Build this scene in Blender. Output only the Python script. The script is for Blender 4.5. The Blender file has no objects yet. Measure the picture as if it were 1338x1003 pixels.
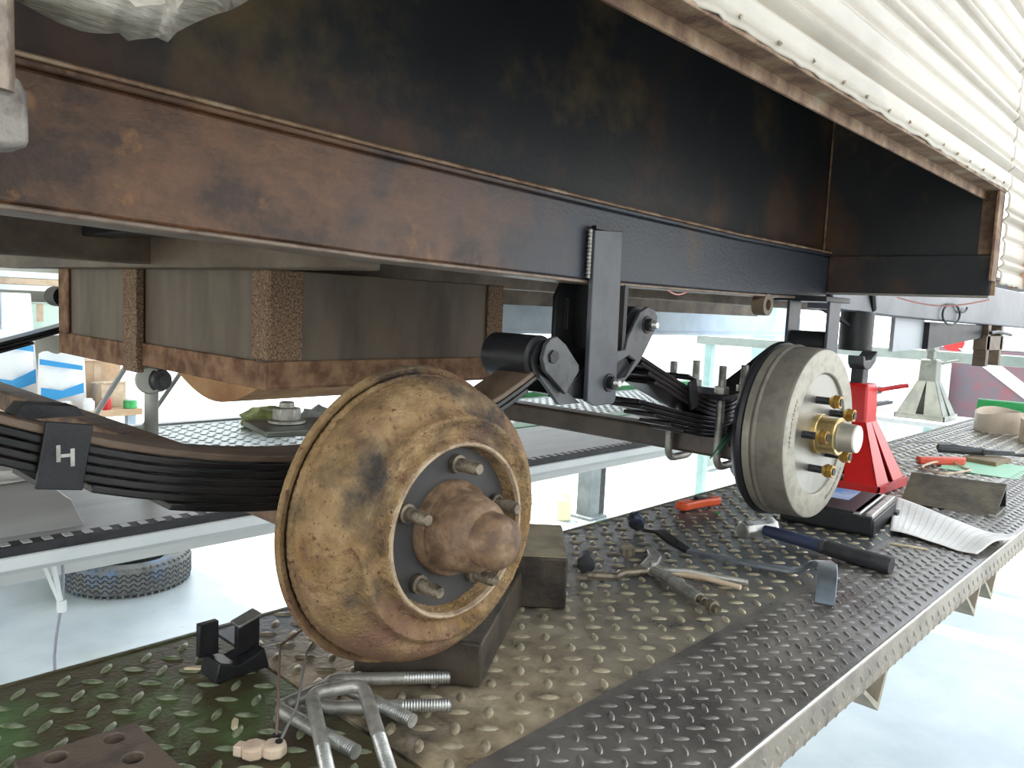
import bpy, bmesh, math, random
from mathutils import Vector, Matrix
random.seed(7)
S = bpy.context.scene
C = S.collection
PI = math.pi
# ------------------------------------------------------------------ camera
cd = bpy.data.cameras.new('camera'); cam = bpy.data.objects.new('camera', cd); C.objects.link(cam)
M = Matrix(((0.68335316, 0.03976257, -0.72900438, 0.0),
            (-0.72862152, 0.10039803, -0.6775182, 0.0),
            (0.04625074, 0.99415249, 0.09757917, 1.63),
            (0, 0, 0, 1)))
cam.matrix_world = M
cd.sensor_width = 36; cd.lens = 1035.87 / 1338 * 36; cd.clip_start = 0.02; cd.clip_end = 200
S.camera = cam
# ------------------------------------------------------------------ world, sun, exposure
W = bpy.data.worlds.new('sky'); S.world = W; W.use_nodes = True
nt = W.node_tree; bg = nt.nodes['Background']
tc = nt.nodes.new('ShaderNodeTexCoord'); sp = nt.nodes.new('ShaderNodeSeparateXYZ')
rp = nt.nodes.new('ShaderNodeValToRGB')
nt.links.new(tc.outputs['Generated'], sp.inputs[0]); nt.links.new(sp.outputs[2], rp.inputs[0])
rp.color_ramp.elements[0].position = 0.0; rp.color_ramp.elements[0].color = (1.0, 0.965, 0.91, 1)
rp.color_ramp.elements[1].position = 0.35; rp.color_ramp.elements[1].color = (0.80, 0.90, 1.0, 1)
nt.links.new(rp.outputs[0], bg.inputs[0]); bg.inputs[1].default_value = 2.3
sl = bpy.data.lights.new('sun', 'SUN'); sl.energy = 7; sl.angle = math.radians(0.8); sl.color = (1, .95, .86)
so = bpy.data.objects.new('sun', sl); C.objects.link(so)
so.rotation_euler = (Vector((0.0, 0.50, 1.0))).to_track_quat('Z', 'Y').to_euler()
S.view_settings.view_transform = 'Standard'; S.view_settings.look = 'None'
S.view_settings.gamma = 1; S.view_settings.use_curve_mapping = False
S.view_settings.exposure = 0.75

# ------------------------------------------------------------------ materials
def mat(name, c1, c2=None, c3=None, scale=8, rough=.5, metal=0., bump=0., bscale=60, pos=(.38, .55, .7), emit=0, stretch=(1, 1, 1), rv=0, det=6, alpha=None):
    m = bpy.data.materials.new(name); m.use_nodes = True
    n = m.node_tree.nodes; l = m.node_tree.links; b = n['Principled BSDF']
    b.inputs['Roughness'].default_value = rough; b.inputs['Metallic'].default_value = metal
    b.inputs['Base Color'].default_value = (*c1, 1)
    t = n.new('ShaderNodeTexCoord'); mp = n.new('ShaderNodeMapping'); mp.inputs['Scale'].default_value = stretch
    l.new(t.outputs['Object'], mp.inputs[0])
    if c2:
        z = n.new('ShaderNodeTexNoise'); z.inputs['Scale'].default_value = scale; z.inputs['Detail'].default_value = det
        z.inputs['Roughness'].default_value = .62; l.new(mp.outputs[0], z.inputs[0])
        r = n.new('ShaderNodeValToRGB'); l.new(z.outputs[0], r.inputs[0])
        e = r.color_ramp.elements; e[0].position = pos[0]; e[0].color = (*c1, 1); e[1].position = pos[1]; e[1].color = (*c2, 1)
        if c3: x = e.new(pos[2]); x.color = (*c3, 1)
        l.new(r.outputs[0], b.inputs['Base Color'])
        if rv:
            mr = n.new('ShaderNodeMapRange'); mr.inputs[1].default_value = .3; mr.inputs[2].default_value = .7
            mr.inputs[3].default_value = rough - rv; mr.inputs[4].default_value = rough + rv
            l.new(z.outputs[0], mr.inputs[0]); l.new(mr.outputs[0], b.inputs['Roughness'])
    if bump:
        z2 = n.new('ShaderNodeTexNoise'); z2.inputs['Scale'].default_value = bscale * 2.6; z2.inputs['Detail'].default_value = 5
        l.new(mp.outputs[0], z2.inputs[0])
        bp = n.new('ShaderNodeBump'); bp.inputs['Strength'].default_value = bump; bp.inputs['Distance'].default_value = .0022
        l.new(z2.outputs[0], bp.inputs['Height']); l.new(bp.outputs[0], b.inputs['Normal'])
    if emit:
        b.inputs['Emission Color'].default_value = (*c1, 1); b.inputs['Emission Strength'].default_value = emit
    if alpha is not None:
        b.inputs['Alpha'].default_value = alpha
    return m

def overlay(m, col, scale, lo, hi, seed=0, axis=None, metal=None, stretch=(1, 1, 1), rough=None):
    """mix a second colour over a material: noise spots, or (axis) a soft change along the thing's length"""
    n = m.node_tree.nodes; l = m.node_tree.links; b = n['Principled BSDF']
    t = n.new('ShaderNodeTexCoord'); mp = n.new('ShaderNodeMapping'); mp.inputs['Location'].default_value = (seed, seed * .7, seed * 1.3)
    mp.inputs['Scale'].default_value = stretch
    l.new(t.outputs['Object'], mp.inputs[0])
    z = n.new('ShaderNodeTexNoise'); z.inputs['Scale'].default_value = scale; z.inputs['Detail'].default_value = 7; z.inputs['Roughness'].default_value = .65
    l.new(mp.outputs[0], z.inputs[0]); src = z.outputs[0]
    if axis is not None:
        s = n.new('ShaderNodeSeparateXYZ'); l.new(t.outputs['Object'], s.inputs[0])
        a = n.new('ShaderNodeMath'); a.operation = 'MULTIPLY_ADD'; l.new(z.outputs[0], a.inputs[0]); a.inputs[1].default_value = .9
        l.new(s.outputs[axis], a.inputs[2]); src = a.outputs[0]
    mr = n.new('ShaderNodeMapRange'); mr.inputs[1].default_value = lo; mr.inputs[2].default_value = hi; mr.clamp = True
    l.new(src, mr.inputs[0])
    mx = n.new('ShaderNodeMixRGB'); l.new(mr.outputs[0], mx.inputs[0]); mx.inputs[2].default_value = (*col, 1)
    k = b.inputs['Base Color']
    if k.is_linked: l.new(k.links[0].from_socket, mx.inputs[1])
    else: mx.inputs[1].default_value = k.default_value
    l.new(mx.outputs[0], k)
    return m

BLK = mat('black_paint', (.007, .007, .008), (.017, .017, .019), scale=20, rough=.42, bump=.15, bscale=90)
ARCH = mat('underbody_black', (.016, .017, .019), (.032, .031, .031), scale=2.5, rough=.5, bump=.25, bscale=45, pos=(.35, .65, .7))
overlay(ARCH, (.14, .095, .045), 4.2, .54, .74, 2.3)
overlay(ARCH, (.10, .052, .03), 3.6, .52, .74, 5.1)
RAIL = mat('rail_paint', (.045, .024, .015), (.15, .072, .036), (.075, .040, .024), scale=9, rough=.42, bump=.35, bscale=70, stretch=(1, 1, 1.4))
overlay(RAIL, (.22, .105, .04), 26, .60, .72, 1)
overlay(RAIL, (.036, .040, .050), 6, .02, .42, 3, axis=0)
overlay(RAIL, (.10, .055, .028), 7, .60, .78, 8)
RUST = mat('rusty_steel', (.14, .072, .042), (.27, .155, .09), (.36, .23, .14), scale=30, rough=.8, bump=.6, bscale=130)
RUSTB = mat('rusty_frame_mottled', (.10, .055, .032), (.25, .16, .10), (.42, .32, .23), scale=330, rough=.8, bump=.8, bscale=180, pos=(.36, .52, .68))
RUSTD = mat('rusty_dark_beam', (.07, .042, .028), (.16, .092, .056), (.22, .13, .08), scale=26, rough=.7, bump=.5, bscale=120)
CROSS = mat('cross_member_paint', (.09, .062, .045), (.17, .125, .085), (.24, .19, .14), scale=9, rough=.45, bump=.2, bscale=100, stretch=(1, .6, 1))
PANEL = mat('brown_sheet_panel', (.10, .075, .056), (.17, .13, .095), scale=4, rough=.5, bump=.15, bscale=60, stretch=(2, 2, .5))
DRUM = mat('rusty_drum', (.12, .072, .035), (.27, .168, .078), (.40, .275, .145), scale=38, rough=.8, bump=1.0, bscale=190, pos=(.30, .5, .72), det=12)
overlay(DRUM, (.30, .165, .035), 13, .56, .72, 4.4)
overlay(DRUM, (.048, .040, .034), 11, .50, .66, 9.1)
overlay(DRUM, (.19, .105, .066), 9, .46, .60, 6.2)
overlay(DRUM, (.12, .05, .03), 90, .58, .68, 1.7)
overlay(DRUM, (.05, .03, .022), 260, .60, .68, 3.7)
HUBR = mat('rusty_hub', (.10, .058, .034), (.19, .112, .062), (.29, .185, .115), scale=60, rough=.7, bump=.5, bscale=110)
FACE = mat('dark_grey_face', (.030, .028, .028), (.042, .038, .036), scale=12, rough=.6, bump=.1, bscale=100)
STUD = mat('worn_stud', (.07, .055, .04), (.22, .18, .13), scale=60, rough=.45, metal=.6, bump=.4, bscale=300)
NDRUM = mat('cast_drum', (.15, .132, .105), (.20, .178, .145), scale=40, rough=.62, metal=.35, bump=.35, bscale=260)
NRIM = mat('machined_rim', (.25, .23, .18), (.34, .31, .25), scale=14, rough=.5, metal=.5, bump=.15, bscale=200)
NFACE = mat('machined_face', (.29, .275, .245), (.38, .365, .33), scale=8, rough=.34, metal=.75, bump=.05, bscale=200)
GOLD = mat('zinc_gold', (.40, .28, .12), (.56, .42, .20), scale=18, rough=.28, metal=.9)
NUT = mat('brass_nut', (.38, .20, .06), (.55, .34, .09), scale=60, rough=.3, metal=.85)
CAPM = mat('cream_cap', (.62, .60, .50), (.68, .66, .58), scale=30, rough=.4)
STEEL = mat('plain_steel', (.33, .32, .30), (.50, .49, .46), scale=40, rough=.38, metal=.8, bump=.15, bscale=200)
ZINC = mat('zinc_dull', (.26, .25, .22), (.42, .40, .36), scale=50, rough=.48, metal=.6, bump=.2, bscale=200)
SPRING = mat('spring_paint', (.008, .007, .007), (.020, .016, .015), scale=30, rough=.30, bump=.12, bscale=80, stretch=(.3, 1, 1))
SPTOP = mat('spring_top_rust', (.06, .038, .026), (.13, .085, .055), scale=18, rough=.6, bump=.3, bscale=90, stretch=(.4, 1, 1))
GREYP = mat('grey_primer', (.055, .056, .058), (.085, .085, .088), scale=15, rough=.42, bump=.15, bscale=90)
overlay(GREYP, (.03, .032, .036), 14, .52, .62, 3)
HANG = mat('hanger_paint', (.042, .046, .054), (.062, .066, .076), scale=15, rough=.38, bump=.12, bscale=90)
DECKB = mat('brown_tread', (.22, .165, .10), (.50, .385, .24), (.68, .56, .38), scale=16, rough=.34, metal=.3, bump=.3, bscale=70, pos=(.36, .5, .66), rv=.12, det=10)
overlay(DECKB, (.075, .058, .042), 6, .54, .68, 3)
overlay(DECKB, (.17, .185, .20), 5, .52, .70, 11, axis=1)
overlay(DECKB, (.10, .105, .11), .9, .8, 1.6, 6, axis=0)
DECKK = mat('black_tread', (.12, .105, .095), (.20, .178, .160), (.26, .235, .21), scale=13, rough=.33, metal=.45, bump=.2, bscale=80, rv=.08)
overlay(DECKK, (.17, .085, .05), 14, .66, .74, 2)
DECKG = mat('green_tread', (.085, .068, .034), (.10, .18, .06), (.16, .36, .12), scale=6, rough=.38, metal=.1, bump=.35, bscale=80, pos=(.42, .56, .68), rv=.1)
overlay(DECKG, (.065, .045, .025), 5, .54, .64, 6)
EDGE = mat('edge_flange', (.17, .14, .11), (.26, .22, .17), scale=18, rough=.42, metal=.4, bump=.3, bscale=100)
LOZB = mat('worn_brown_lozenge', (.34, .28, .19), (.56, .48, .34), scale=60, rough=.38, metal=.5)
LOZK = mat('worn_black_lozenge', (.16, .142, .13), (.25, .228, .205), scale=60, rough=.35, metal=.5)
LOZG = mat('worn_green_lozenge', (.16, .19, .10), (.34, .38, .25), scale=60, rough=.35, metal=.3)
SKIN = mat('cream_siding', (.37, .32, .255), (.46, .405, .33), scale=7, rough=.42, bump=.15, bscale=25, stretch=(.5, 1, 2))
overlay(SKIN, (.36, .29, .19), 30, .66, .75, 2)
CRUMP = mat('dirty_alloy', (.20, .17, .13), (.34, .30, .25), (.50, .46, .42), scale=45, stretch=(.4, 1, 2.5), rough=.4, metal=.35, bump=.4, bscale=60)
ANG = mat('angle_rust', (.12, .06, .035), (.26, .16, .09), (.36, .28, .2), scale=24, rough=.7, bump=.5, bscale=120)
RED = mat('red_paint', (.62, .02, .018), (.50, .015, .015), scale=7, rough=.32, bump=.05, bscale=60)
overlay(RED, (.22, .03, .02), 40, .68, .75, 3)
ORANGE = mat('orange_plastic', (.80, .11, .03), rough=.4)
FLOOR = mat('floor_concrete', (.33, .37, .385), (.40, .435, .44), (.46, .485, .48), scale=2.2, rough=.38, bump=.08, bscale=12, rv=.08)
overlay(FLOOR, (.30, .32, .31), 14, .66, .74, 4)
overlay(FLOOR, (.44, .47, .28), .8, .58, .8, 7)
WHITE = mat('white_paint', (.72, .74, .74), (.80, .81, .80), scale=5, rough=.45)
RUNW = mat('runway_paint', (.50, .50, .49), (.60, .60, .58), (.42, .41, .39), scale=7, rough=.45, bump=.1, bscale=50, stretch=(.25, 1, 1))
RUBBER = mat('black_rubber', (.018, .018, .02), (.035, .035, .038), scale=30, rough=.6, bump=.2, bscale=120)
TYRE = mat('tyre_rubber', (.085, .088, .085), (.14, .14, .13), scale=16, rough=.7, bump=.2, bscale=90)
overlay(TYRE, (.10, .16, .26), 3.2, .50, .62, 3)
GREEN = mat('green_paint', (.03, .30, .08), (.05, .38, .11), scale=8, rough=.45)
BLUEP = mat('pale_blue_steel', (.34, .44, .55), (.42, .52, .62), scale=6, rough=.4)
NAVY = mat('dark_blue_grip', (.02, .028, .065), (.035, .045, .09), scale=20, rough=.5)
PAPER = mat('paper', (.74, .70, .66), (.82, .78, .74), scale=5, rough=.75, bump=.1, bscale=20)
INK = mat('grey_print', (.30, .29, .29), rough=.8)
TAN = mat('tan_leather', (.50, .36, .24), (.62, .47, .33), scale=20, rough=.6)
WOOD = mat('pale_wood', (.55, .45, .28), (.65, .55, .36), scale=20, rough=.6, stretch=(.2, 1, 1))
BLOCKW = mat('oily_block', (.020, .016, .013), (.055, .042, .030), scale=16, rough=.5, bump=.4, bscale=60)
BLOCKT = mat('oily_block_top', (.17, .135, .085), (.29, .24, .155), scale=16, rough=.5, bump=.3, bscale=60)
PLATE = mat('drilled_plate', (.075, .055, .042), (.14, .10, .075), scale=26, rough=.55, bump=.4, bscale=120)
TERRA = mat('ceramic_connector', (.50, .36, .26), (.62, .48, .36), scale=40, rough=.6)
WIREG = mat('grey_wire', (.16, .15, .14), rough=.5)
WIREN = mat('green_wire', (.03, .30, .14), rough=.5)
WIREP = mat('pink_wire', (.75, .35, .33), rough=.5)
LGREY = mat('light_grey_jack', (.40, .42, .38), (.50, .51, .46), scale=12, rough=.45)
MAROON = mat('maroon_paint', (.24, .09, .10), (.15, .12, .14), scale=5, rough=.4)
BAGB = mat('blue_bag', (.04, .30, .62), rough=.45)
KHAKI = mat('khaki_cloth', (.35, .38, .14), (.24, .27, .09), scale=14, rough=.85, bump=.4, bscale=60)
CARD = mat('cardboard', (.50, .33, .20), (.58, .40, .26), scale=8, rough=.8)
HORANGE = mat('orange_tank', (.55, .26, .08), (.65, .34, .13), scale=10, rough=.45)
LABELB = mat('blue_label', (.10, .28, .62), (.50, .60, .75), scale=18, rough=.3)
TEAL = mat('teal_steel', (.30, .46, .44), (.38, .54, .52), scale=7, rough=.4)

for m_, v_ in ((ARCH, .22), (RAIL, .32), (SPRING, .35), (BLK, .35), (GREYP, .4), (HANG, .4), (BLOCKW, .3), (PANEL, .3), (CROSS, .3), (RUST, .25), (RUSTB, .25), (DRUM, .3), (SKIN, .35)):
    m_.node_tree.nodes['Principled BSDF'].inputs['Specular IOR Level'].default_value = v_

# ------------------------------------------------------------------ geometry helpers
class G:
    def __init__(s): s.v = []; s.f = []
    def add(s, vs, fs):
        o = len(s.v); s.v += [Vector(p) for p in vs]; s.f += [tuple(i + o for i in f) for f in fs]; return s
    def box(s, c, d, rz=0, rot=None):
        R = rot if rot is not None else Matrix.Rotation(rz, 3, 'Z')
        vs = [Vector(c) + R @ Vector((x * d[0] / 2, y * d[1] / 2, z * d[2] / 2)) for x in (-1, 1) for y in (-1, 1) for z in (-1, 1)]
        return s.add(vs, [(0, 1, 3, 2), (4, 6, 7, 5), (0, 4, 5, 1), (2, 3, 7, 6), (0, 2, 6, 4), (1, 5, 7, 3)])
    def b2(s, x0, x1, y0, y1, z0, z1):
        return s.box(((x0 + x1) / 2, (y0 + y1) / 2, (z0 + z1) / 2), (x1 - x0, y1 - y0, z1 - z0))
    def lathe(s, prof, o, d, n=48, cap0=False, cap1=False):
        d = Vector(d).normalized(); a = d.orthogonal().normalized(); b = d.cross(a); o = Vector(o); vs = []; fs = []
        for (h, r) in prof:
            for i in range(n):
                t = 2 * PI * i / n; vs.append(o + d * h + (a * math.cos(t) + b * math.sin(t)) * max(r, 1e-5))
        for k in range(len(prof) - 1):
            for i in range(n):
                j = (i + 1) % n; fs.append((k * n + i, k * n + j, (k + 1) * n + j, (k + 1) * n + i))
        if cap0: fs.append(tuple(range(n))[::-1])
        if cap1: fs.append(tuple((len(prof) - 1) * n + i for i in range(n)))
        return s.add(vs, fs)
    def cyl(s, p0, p1, r0, r1=None, n=20):
        p0 = Vector(p0); p1 = Vector(p1); L = (p1 - p0).length
        return s.lathe([(0, r0), (L, r0 if r1 is None else r1)], p0, p1 - p0, n, True, True)
    def tube(s, pts, r, n=8, closed=False):
        pts = [Vector(p) for p in pts]; m = len(pts); vs = []; fs = []; up = None
        for i, p in enumerate(pts):
            t = (pts[(i + 1) % m] - pts[i - 1]) if closed else (pts[min(i + 1, m - 1)] - pts[max(i - 1, 0)])
            t.normalize()
            if up is None: up = t.orthogonal().normalized()
            up = (up - t * up.dot(t)).normalized(); b = t.cross(up)
            for k in range(n):
                q = 2 * PI * k / n; vs.append(p + (up * math.cos(q) + b * math.sin(q)) * r)
        for i in range(m if closed else m - 1):
            for k in range(n):
                j = (k + 1) % n; i2 = (i + 1) % m; fs.append((i * n + k, i * n + j, i2 * n + j, i2 * n + k))
        if not closed: fs += [tuple(range(n))[::-1], tuple((m - 1) * n + k for k in range(n))]
        return s.add(vs, fs)
    def prism(s, poly, ax, t0, t1, holes=()):
        """poly in the two axes left after ax ('X','Y','Z'), extruded from t0 to t1"""
        def P(p, t): return {'X': (t, p[0], p[1]), 'Y': (p[0], t, p[1]), 'Z': (p[0], p[1], t)}[ax]
        bm = bmesh.new(); es = []
        for loop in [poly] + list(holes):
            vs = [bm.verts.new(P(p, t0)) for p in loop]
            es += [bm.edges.new((vs[i], vs[(i + 1) % len(vs)])) for i in range(len(vs))]
        if holes: bmesh.ops.triangle_fill(bm, edges=es, use_beauty=True)
        else: bm.faces.new(list(bm.verts))
        r = bmesh.ops.extrude_face_region(bm, geom=list(bm.faces))
        dv = Vector(P((0, 0), t1)) - Vector(P((0, 0), t0))
        for g in r['geom']:
            if isinstance(g, bmesh.types.BMVert): g.co += dv
        bm.verts.index_update()
        s.add([v.co.copy() for v in bm.verts], [tuple(v.index for v in f.verts) for f in bm.faces]); bm.free(); return s
    def ribbon(s, pts, w0, w1, th, ax='Y'):
        """strip following pts (x,z), spanning w0..w1 along Y, thickness th downwards along the normal"""
        n = len(pts); vs = []
        for i, (x, z) in enumerate(pts):
            a = pts[max(i - 1, 0)]; b = pts[min(i + 1, n - 1)]; t = Vector((b[0] - a[0], b[1] - a[1])).normalized(); nn = Vector((t.y, -t.x))
            for (q, w) in ((0, w0), (0, w1), (th, w1), (th, w0)):
                vs.append((x + nn.x * q, w, z + nn.y * q))
        fs = []
        for i in range(n - 1):
            for k in range(4): fs.append((i * 4 + k, i * 4 + (k + 1) % 4, i * 4 + 4 + (k + 1) % 4, i * 4 + 4 + k))
        fs += [(0, 1, 2, 3), tuple((n - 1) * 4 + k for k in (3, 2, 1, 0))]
        return s.add(vs, fs)
    def nut(s, p, d, r, h, hole=0):
        return s.lathe([(0, r), (h, r)], p, d, 6, True, True)
    def xf(s, m):
        s.v = [m @ v for v in s.v]; return s

def tag(o, label, cat, group=None, kind=None):
    if label: o['label'] = label
    if cat: o['category'] = cat
    if group: o['group'] = group
    if kind: o['kind'] = kind
    return o
def thing(name, label, cat, loc=(0, 0, 0), rz=0, group=None):
    o = bpy.data.objects.new(name, None); C.objects.link(o); o.location = loc; o.rotation_euler = (0, 0, rz); o.empty_display_size = .05
    return tag(o, label, cat, group)
def wloc(o):
    v = Vector((0, 0, 0))
    while o: v += o.location; o = o.parent
    return v
def obj(name, g, m, parent=None, bevel=0, smooth=True, label=None, local=False, seg=2, kind=None, origin=None, ang=35):
    """link ONE mesh object; world coordinates unless local (then parent's coordinates)"""
    me = bpy.data.meshes.new(name); off = Vector((0, 0, 0))
    if not local: off = wloc(parent) if parent else (Vector(origin) if origin else Vector((0, 0, 0)))
    me.from_pydata([tuple(v - off) for v in g.v], [], g.f); me.update()
    bm = bmesh.new(); bm.from_mesh(me); bmesh.ops.recalc_face_normals(bm, faces=bm.faces); bm.to_mesh(me); bm.free()
    o = bpy.data.objects.new(name, me); C.objects.link(o)
    if m: me.materials.append(m)
    if smooth:
        me.polygons.foreach_set('use_smooth', [True] * len(me.polygons)); me.set_sharp_from_angle(angle=math.radians(ang))
    if bevel:
        b = o.modifiers.new('b', 'BEVEL'); b.width = bevel; b.segments = seg; b.limit_method = 'ANGLE'; b.angle_limit = math.radians(40)
    if parent: o.parent = parent
    elif origin: o.location = origin
    if label: o['label'] = label
    if kind: o['kind'] = kind
    return o
def struct(name, g, m, label=None, **k):
    o = obj(name, g, m, **k); o['kind'] = 'structure'
    if label: o['label'] = label
    return o
def dup(root, loc=None, rz=None, label=None):
    r = root.copy(); C.objects.link(r)
    if loc is not None: r.location = loc
    if rz is not None: r.rotation_euler = (0, 0, rz)
    if label: r['label'] = label
    for ch in list(root.children):
        c = ch.copy(); C.objects.link(c); c.parent = r
        for q in ch.children:
            d = q.copy(); C.objects.link(d); d.parent = c
    return r

# ================================================================== SETTING
struct('floor', G().b2(-14, 40, -14, 34, -.1, 0), FLOOR)
struct('ceiling', G().b2(-6, 4.6, -2.3, 4.4, 4.2, 4.3).b2(-6, 2.05, 4.4, 6.3, 4.2, 4.3), WHITE)  # unseen roof, its outline cut to set where sun and sky light reach
struct('wall_light_block', G().b2(-6, 2.2, -3.4, -3.3, 0, 4.2), WHITE)  # unseen wall, added to dim the near side and leave light from the right
struct('wall_back', G().b2(-6, 2.0, 6.2, 6.3, 0, 4.2), mat('cream_wall', (.62, .60, .50), (.70, .67, .58), scale=3, rough=.7))
struct('trim_1', G().b2(2.0, 2.12, 6.1, 6.32, 0, 4.2), TEAL)

# ================================================================== VEHICLE LIFT (near runway)
lift = thing('vehicle_lift', 'raised steel lift platform of tread plate the drums stand over', 'vehicle lift', (0, .55, 1.0))
ZD = 1.25
def lozenges(name, parent, m, x0, x1, y0, y1, px, py, L, w, h, z, vert=None, inside=None):
    """raised lozenges of a tread plate, alternating +-45 degrees, all one relief"""
    V = []; F = []
    def one(cx, cy, a):
        ca, sa = math.cos(a), math.sin(a); o = len(V)
        ring = [(-.5, 0), (-.30, -.36), (0, -.5), (.30, -.36), (.5, 0), (.30, .36), (0, .5), (-.30, .36)]
        for (u, v) in ring:
            u *= L; v *= w; V.append((cx + u * ca - v * sa, cy + u * sa + v * ca, 0))
        for (u, v) in ((-.34, 0), (0, -.26), (.34, 0), (0, .26)):
            u *= L; v *= w; V.append((cx + u * ca - v * sa, cy + u * sa + v * ca, h))
        F.extend([(o, o + 1, o + 8), (o + 1, o + 2, o + 9, o + 8), (o + 2, o + 3, o + 10, o + 9), (o + 3, o + 4, o + 10), (o + 4, o + 5, o + 10), (o + 5, o + 6, o + 11, o + 10), (o + 6, o + 7, o + 8, o + 11), (o + 7, o, o + 8), (o + 8, o + 9, o + 10, o + 11)])
    nx = int((x1 - x0) / px) + 1; ny = int((y1 - y0) / py) + 1
    for i in range(nx):
        for j in range(ny):
            for (dx, dy, a) in ((0, 0, PI / 4), (.5, .5, -PI / 4)):
                cx = x0 + (i + dx) * px; cy = y0 + (j + dy) * py
                if cx > x1 or cy > y1 or (inside and not inside(cx, cy)): continue
                one(cx, cy, a)
    g = G()
    if vert: g.add([vert(p) for p in V], F)
    else: g.add([(p[0], p[1], z + p[2]) for p in V], F)
    return obj(name, g, m, parent, kind='stuff', ang=75)
# brown plate, green plate, outer black plate
bp_ = obj('deck_plate', G().b2(.412, 3.74, .437, .828, ZD - .006, ZD), DECKB, lift, label='brown oily tread plate')
lozenges('tread_relief', bp_, LOZB, .430, 3.72, .451, .818, .0428, .0385, .0235, .0095, .0020, ZD)
gp_ = obj('deck_plate', G().b2(-.9, .408, .437, .828, ZD - .006, ZD), DECKG, lift, label='green stained tread plate')
lozenges('tread_relief', gp_, LOZG, -.88, .40, .459, .818, .039, .0385, .0235, .0080, .0020, ZD)
kp_ = obj('deck_plate', G().b2(-.9, 3.74, .288, .4365, ZD - .006, ZD + .002), DECKK, lift, label='dark grey outer tread plate')
lozenges('tread_relief', kp_, LOZK, -.88, 3.72, .300, .430, .0268, .0262, .0185, .0058, .0018, ZD + .002)
ef = obj('edge_flange', G().b2(-.9, 3.74, .283, .2875, ZD - .036, ZD + .0015), EDGE, lift, bevel=.0015)
lozenges('tread_relief', ef, EDGE, -.88, 3.72, -.030, -.004, .0268, .0262, .0185, .0055, .0012, 0, vert=lambda p: (p[0], .283 - p[2], ZD + p[1]))
obj('edge_wear_strip', G().tube([(-.9, .2858, ZD + .001), (3.74, .2858, ZD + .001)], .0022, 6), STEEL, lift, label='bright worn edge')
obj('back_flange', G().b2(-.9, 3.74, .828, .833, ZD - .06, ZD + .001), DECKG, lift)
obj('end_flange', G().b2(3.74, 3.745, .288, .833, ZD - .06, ZD + .001), EDGE, lift)
for y in (.50, .70): obj('under_beam', G().b2(-.9, 3.7, y, y + .05, ZD - .12, ZD - .0065), RUSTD, lift)
for x in (.97, 1.425, 1.54, 2.05, 2.6):
    tri = [(x - .050, ZD - .037), (x + .055, ZD - .037), (x + .024, ZD - .090)]
    cx = sum(p[0] for p in tri) / 3; cz = sum(p[1] for p in tri) / 3
    inn = [(cx + (p[0] - cx) * .72, cz + (p[1] - cz) * .66) for p in tri]
    obj('gusset_bracket', G().prism(tri, 'Y', .290, .46, [inn]), mat('gusset_beige', (.26, .22, .16), (.36, .31, .23), scale=12, rough=.5), lift, smooth=False)
# ---- far runway of the same lift
run = thing('lift_runway', 'far painted runway of the lift with toothed rail and green edge', 'vehicle lift', (1.5, 1.6, 1.0))
obj('runway_top', G().b2(-1.2, 3.85, 1.20, 1.55, 1.235, 1.275), RUNW, run, bevel=.004)
obj('side_face', G().b2(-1.2, 3.85, 1.180, 1.20, 1.247, 1.266), WHITE, run, bevel=.003)
obj('rail_groove', G().b2(-1.2, 3.85, 1.184, 1.212, 1.266, 1.279), RUBBER, run)
gt = G()
x = -.4
while x < 3.5:
    gt.box((x, 1.198, 1.2797), (.011, .016, .0015)); x += .026
obj('rail_teeth', gt, RUNW, run, kind='stuff')
obj('jack_beam_cover', G().prism([(1.245, 1.275), (1.50, 1.275), (1.47, 1.310), (1.30, 1.303)], 'X', -1.2, .42), RUNW, run, bevel=.003)
obj('green_edge', G().b2(-1.2, 3.85, 1.55, 1.62, 1.235, 1.277), GREEN, run, bevel=.003)
fp = obj('deck_plate', G().b2(-1.2, 3.85, 1.60, 2.22, 1.235, 1.25), mat('pale_tread', (.30, .36, .34), (.42, .46, .42), scale=8, rough=.4, metal=.3, bump=.2, bscale=60), run)
lozenges('tread_relief', fp, ZINC, .1, 3.5, 1.62, 2.2, .0428, .0385, .0235, .0095, .0020, 1.25)
obj('outer_edge', G().b2(-1.2, 2.2, 2.22, 2.26, 1.19, 1.255), RUNW, run, bevel=.003)
obj('green_edge', G().b2(2.2, 3.85, 2.22, 2.26, 1.19, 1.27), GREEN, run, bevel=.003)
obj('under_beam', G().b2(-1.2, 3.85, 1.5, 1.58, 1.12, 1.225), RUNW, run)

# ================================================================== TRAILER BODY AND CHASSIS
tr = thing('trailer', 'dark steel underside of a cream sided trailer above the lift', 'trailer', (.9, 1.3, 1.7))
# near chassis rail with slim rolled flanges
bot = [(-.7, 1.712), (.167, 1.685), (.5, 1.674), (.84, 1.6685), (1.25, 1.6705), (1.66, 1.676)]
top = [(1.66, 1.763), (1.25, 1.762), (.84, 1.768), (.5, 1.775), (.167, 1.785), (-.7, 1.81)]
obj('chassis_rail', G().prism(bot + top, 'Y', .66, .71), RAIL, tr, bevel=.004)
obj('rail_flange', G().ribbon([(a, b + .0045) for a, b in reversed(top)], .6555, .68, .0055), RAIL, tr, bevel=.0015)
obj('bottom_flange', G().ribbon([(a, b + .001) for a, b in bot], .657, .7105, .0045), mat('rail_lip', (.13, .085, .06), (.22, .16, .12), scale=25, rough=.45, bump=.2), tr, bevel=.0015, label='lighter scuffed lower lip')
obj('weld_bead', G().tube([(a, .6565, b + .0065 + .0006 * math.sin(a * 300)) for a, b in [(-.6 + i * .02, 0) for i in range(0)]] or [(p[0], .657, p[1] + .007) for p in reversed(top)], .0022, 6), ANG, tr)
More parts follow.
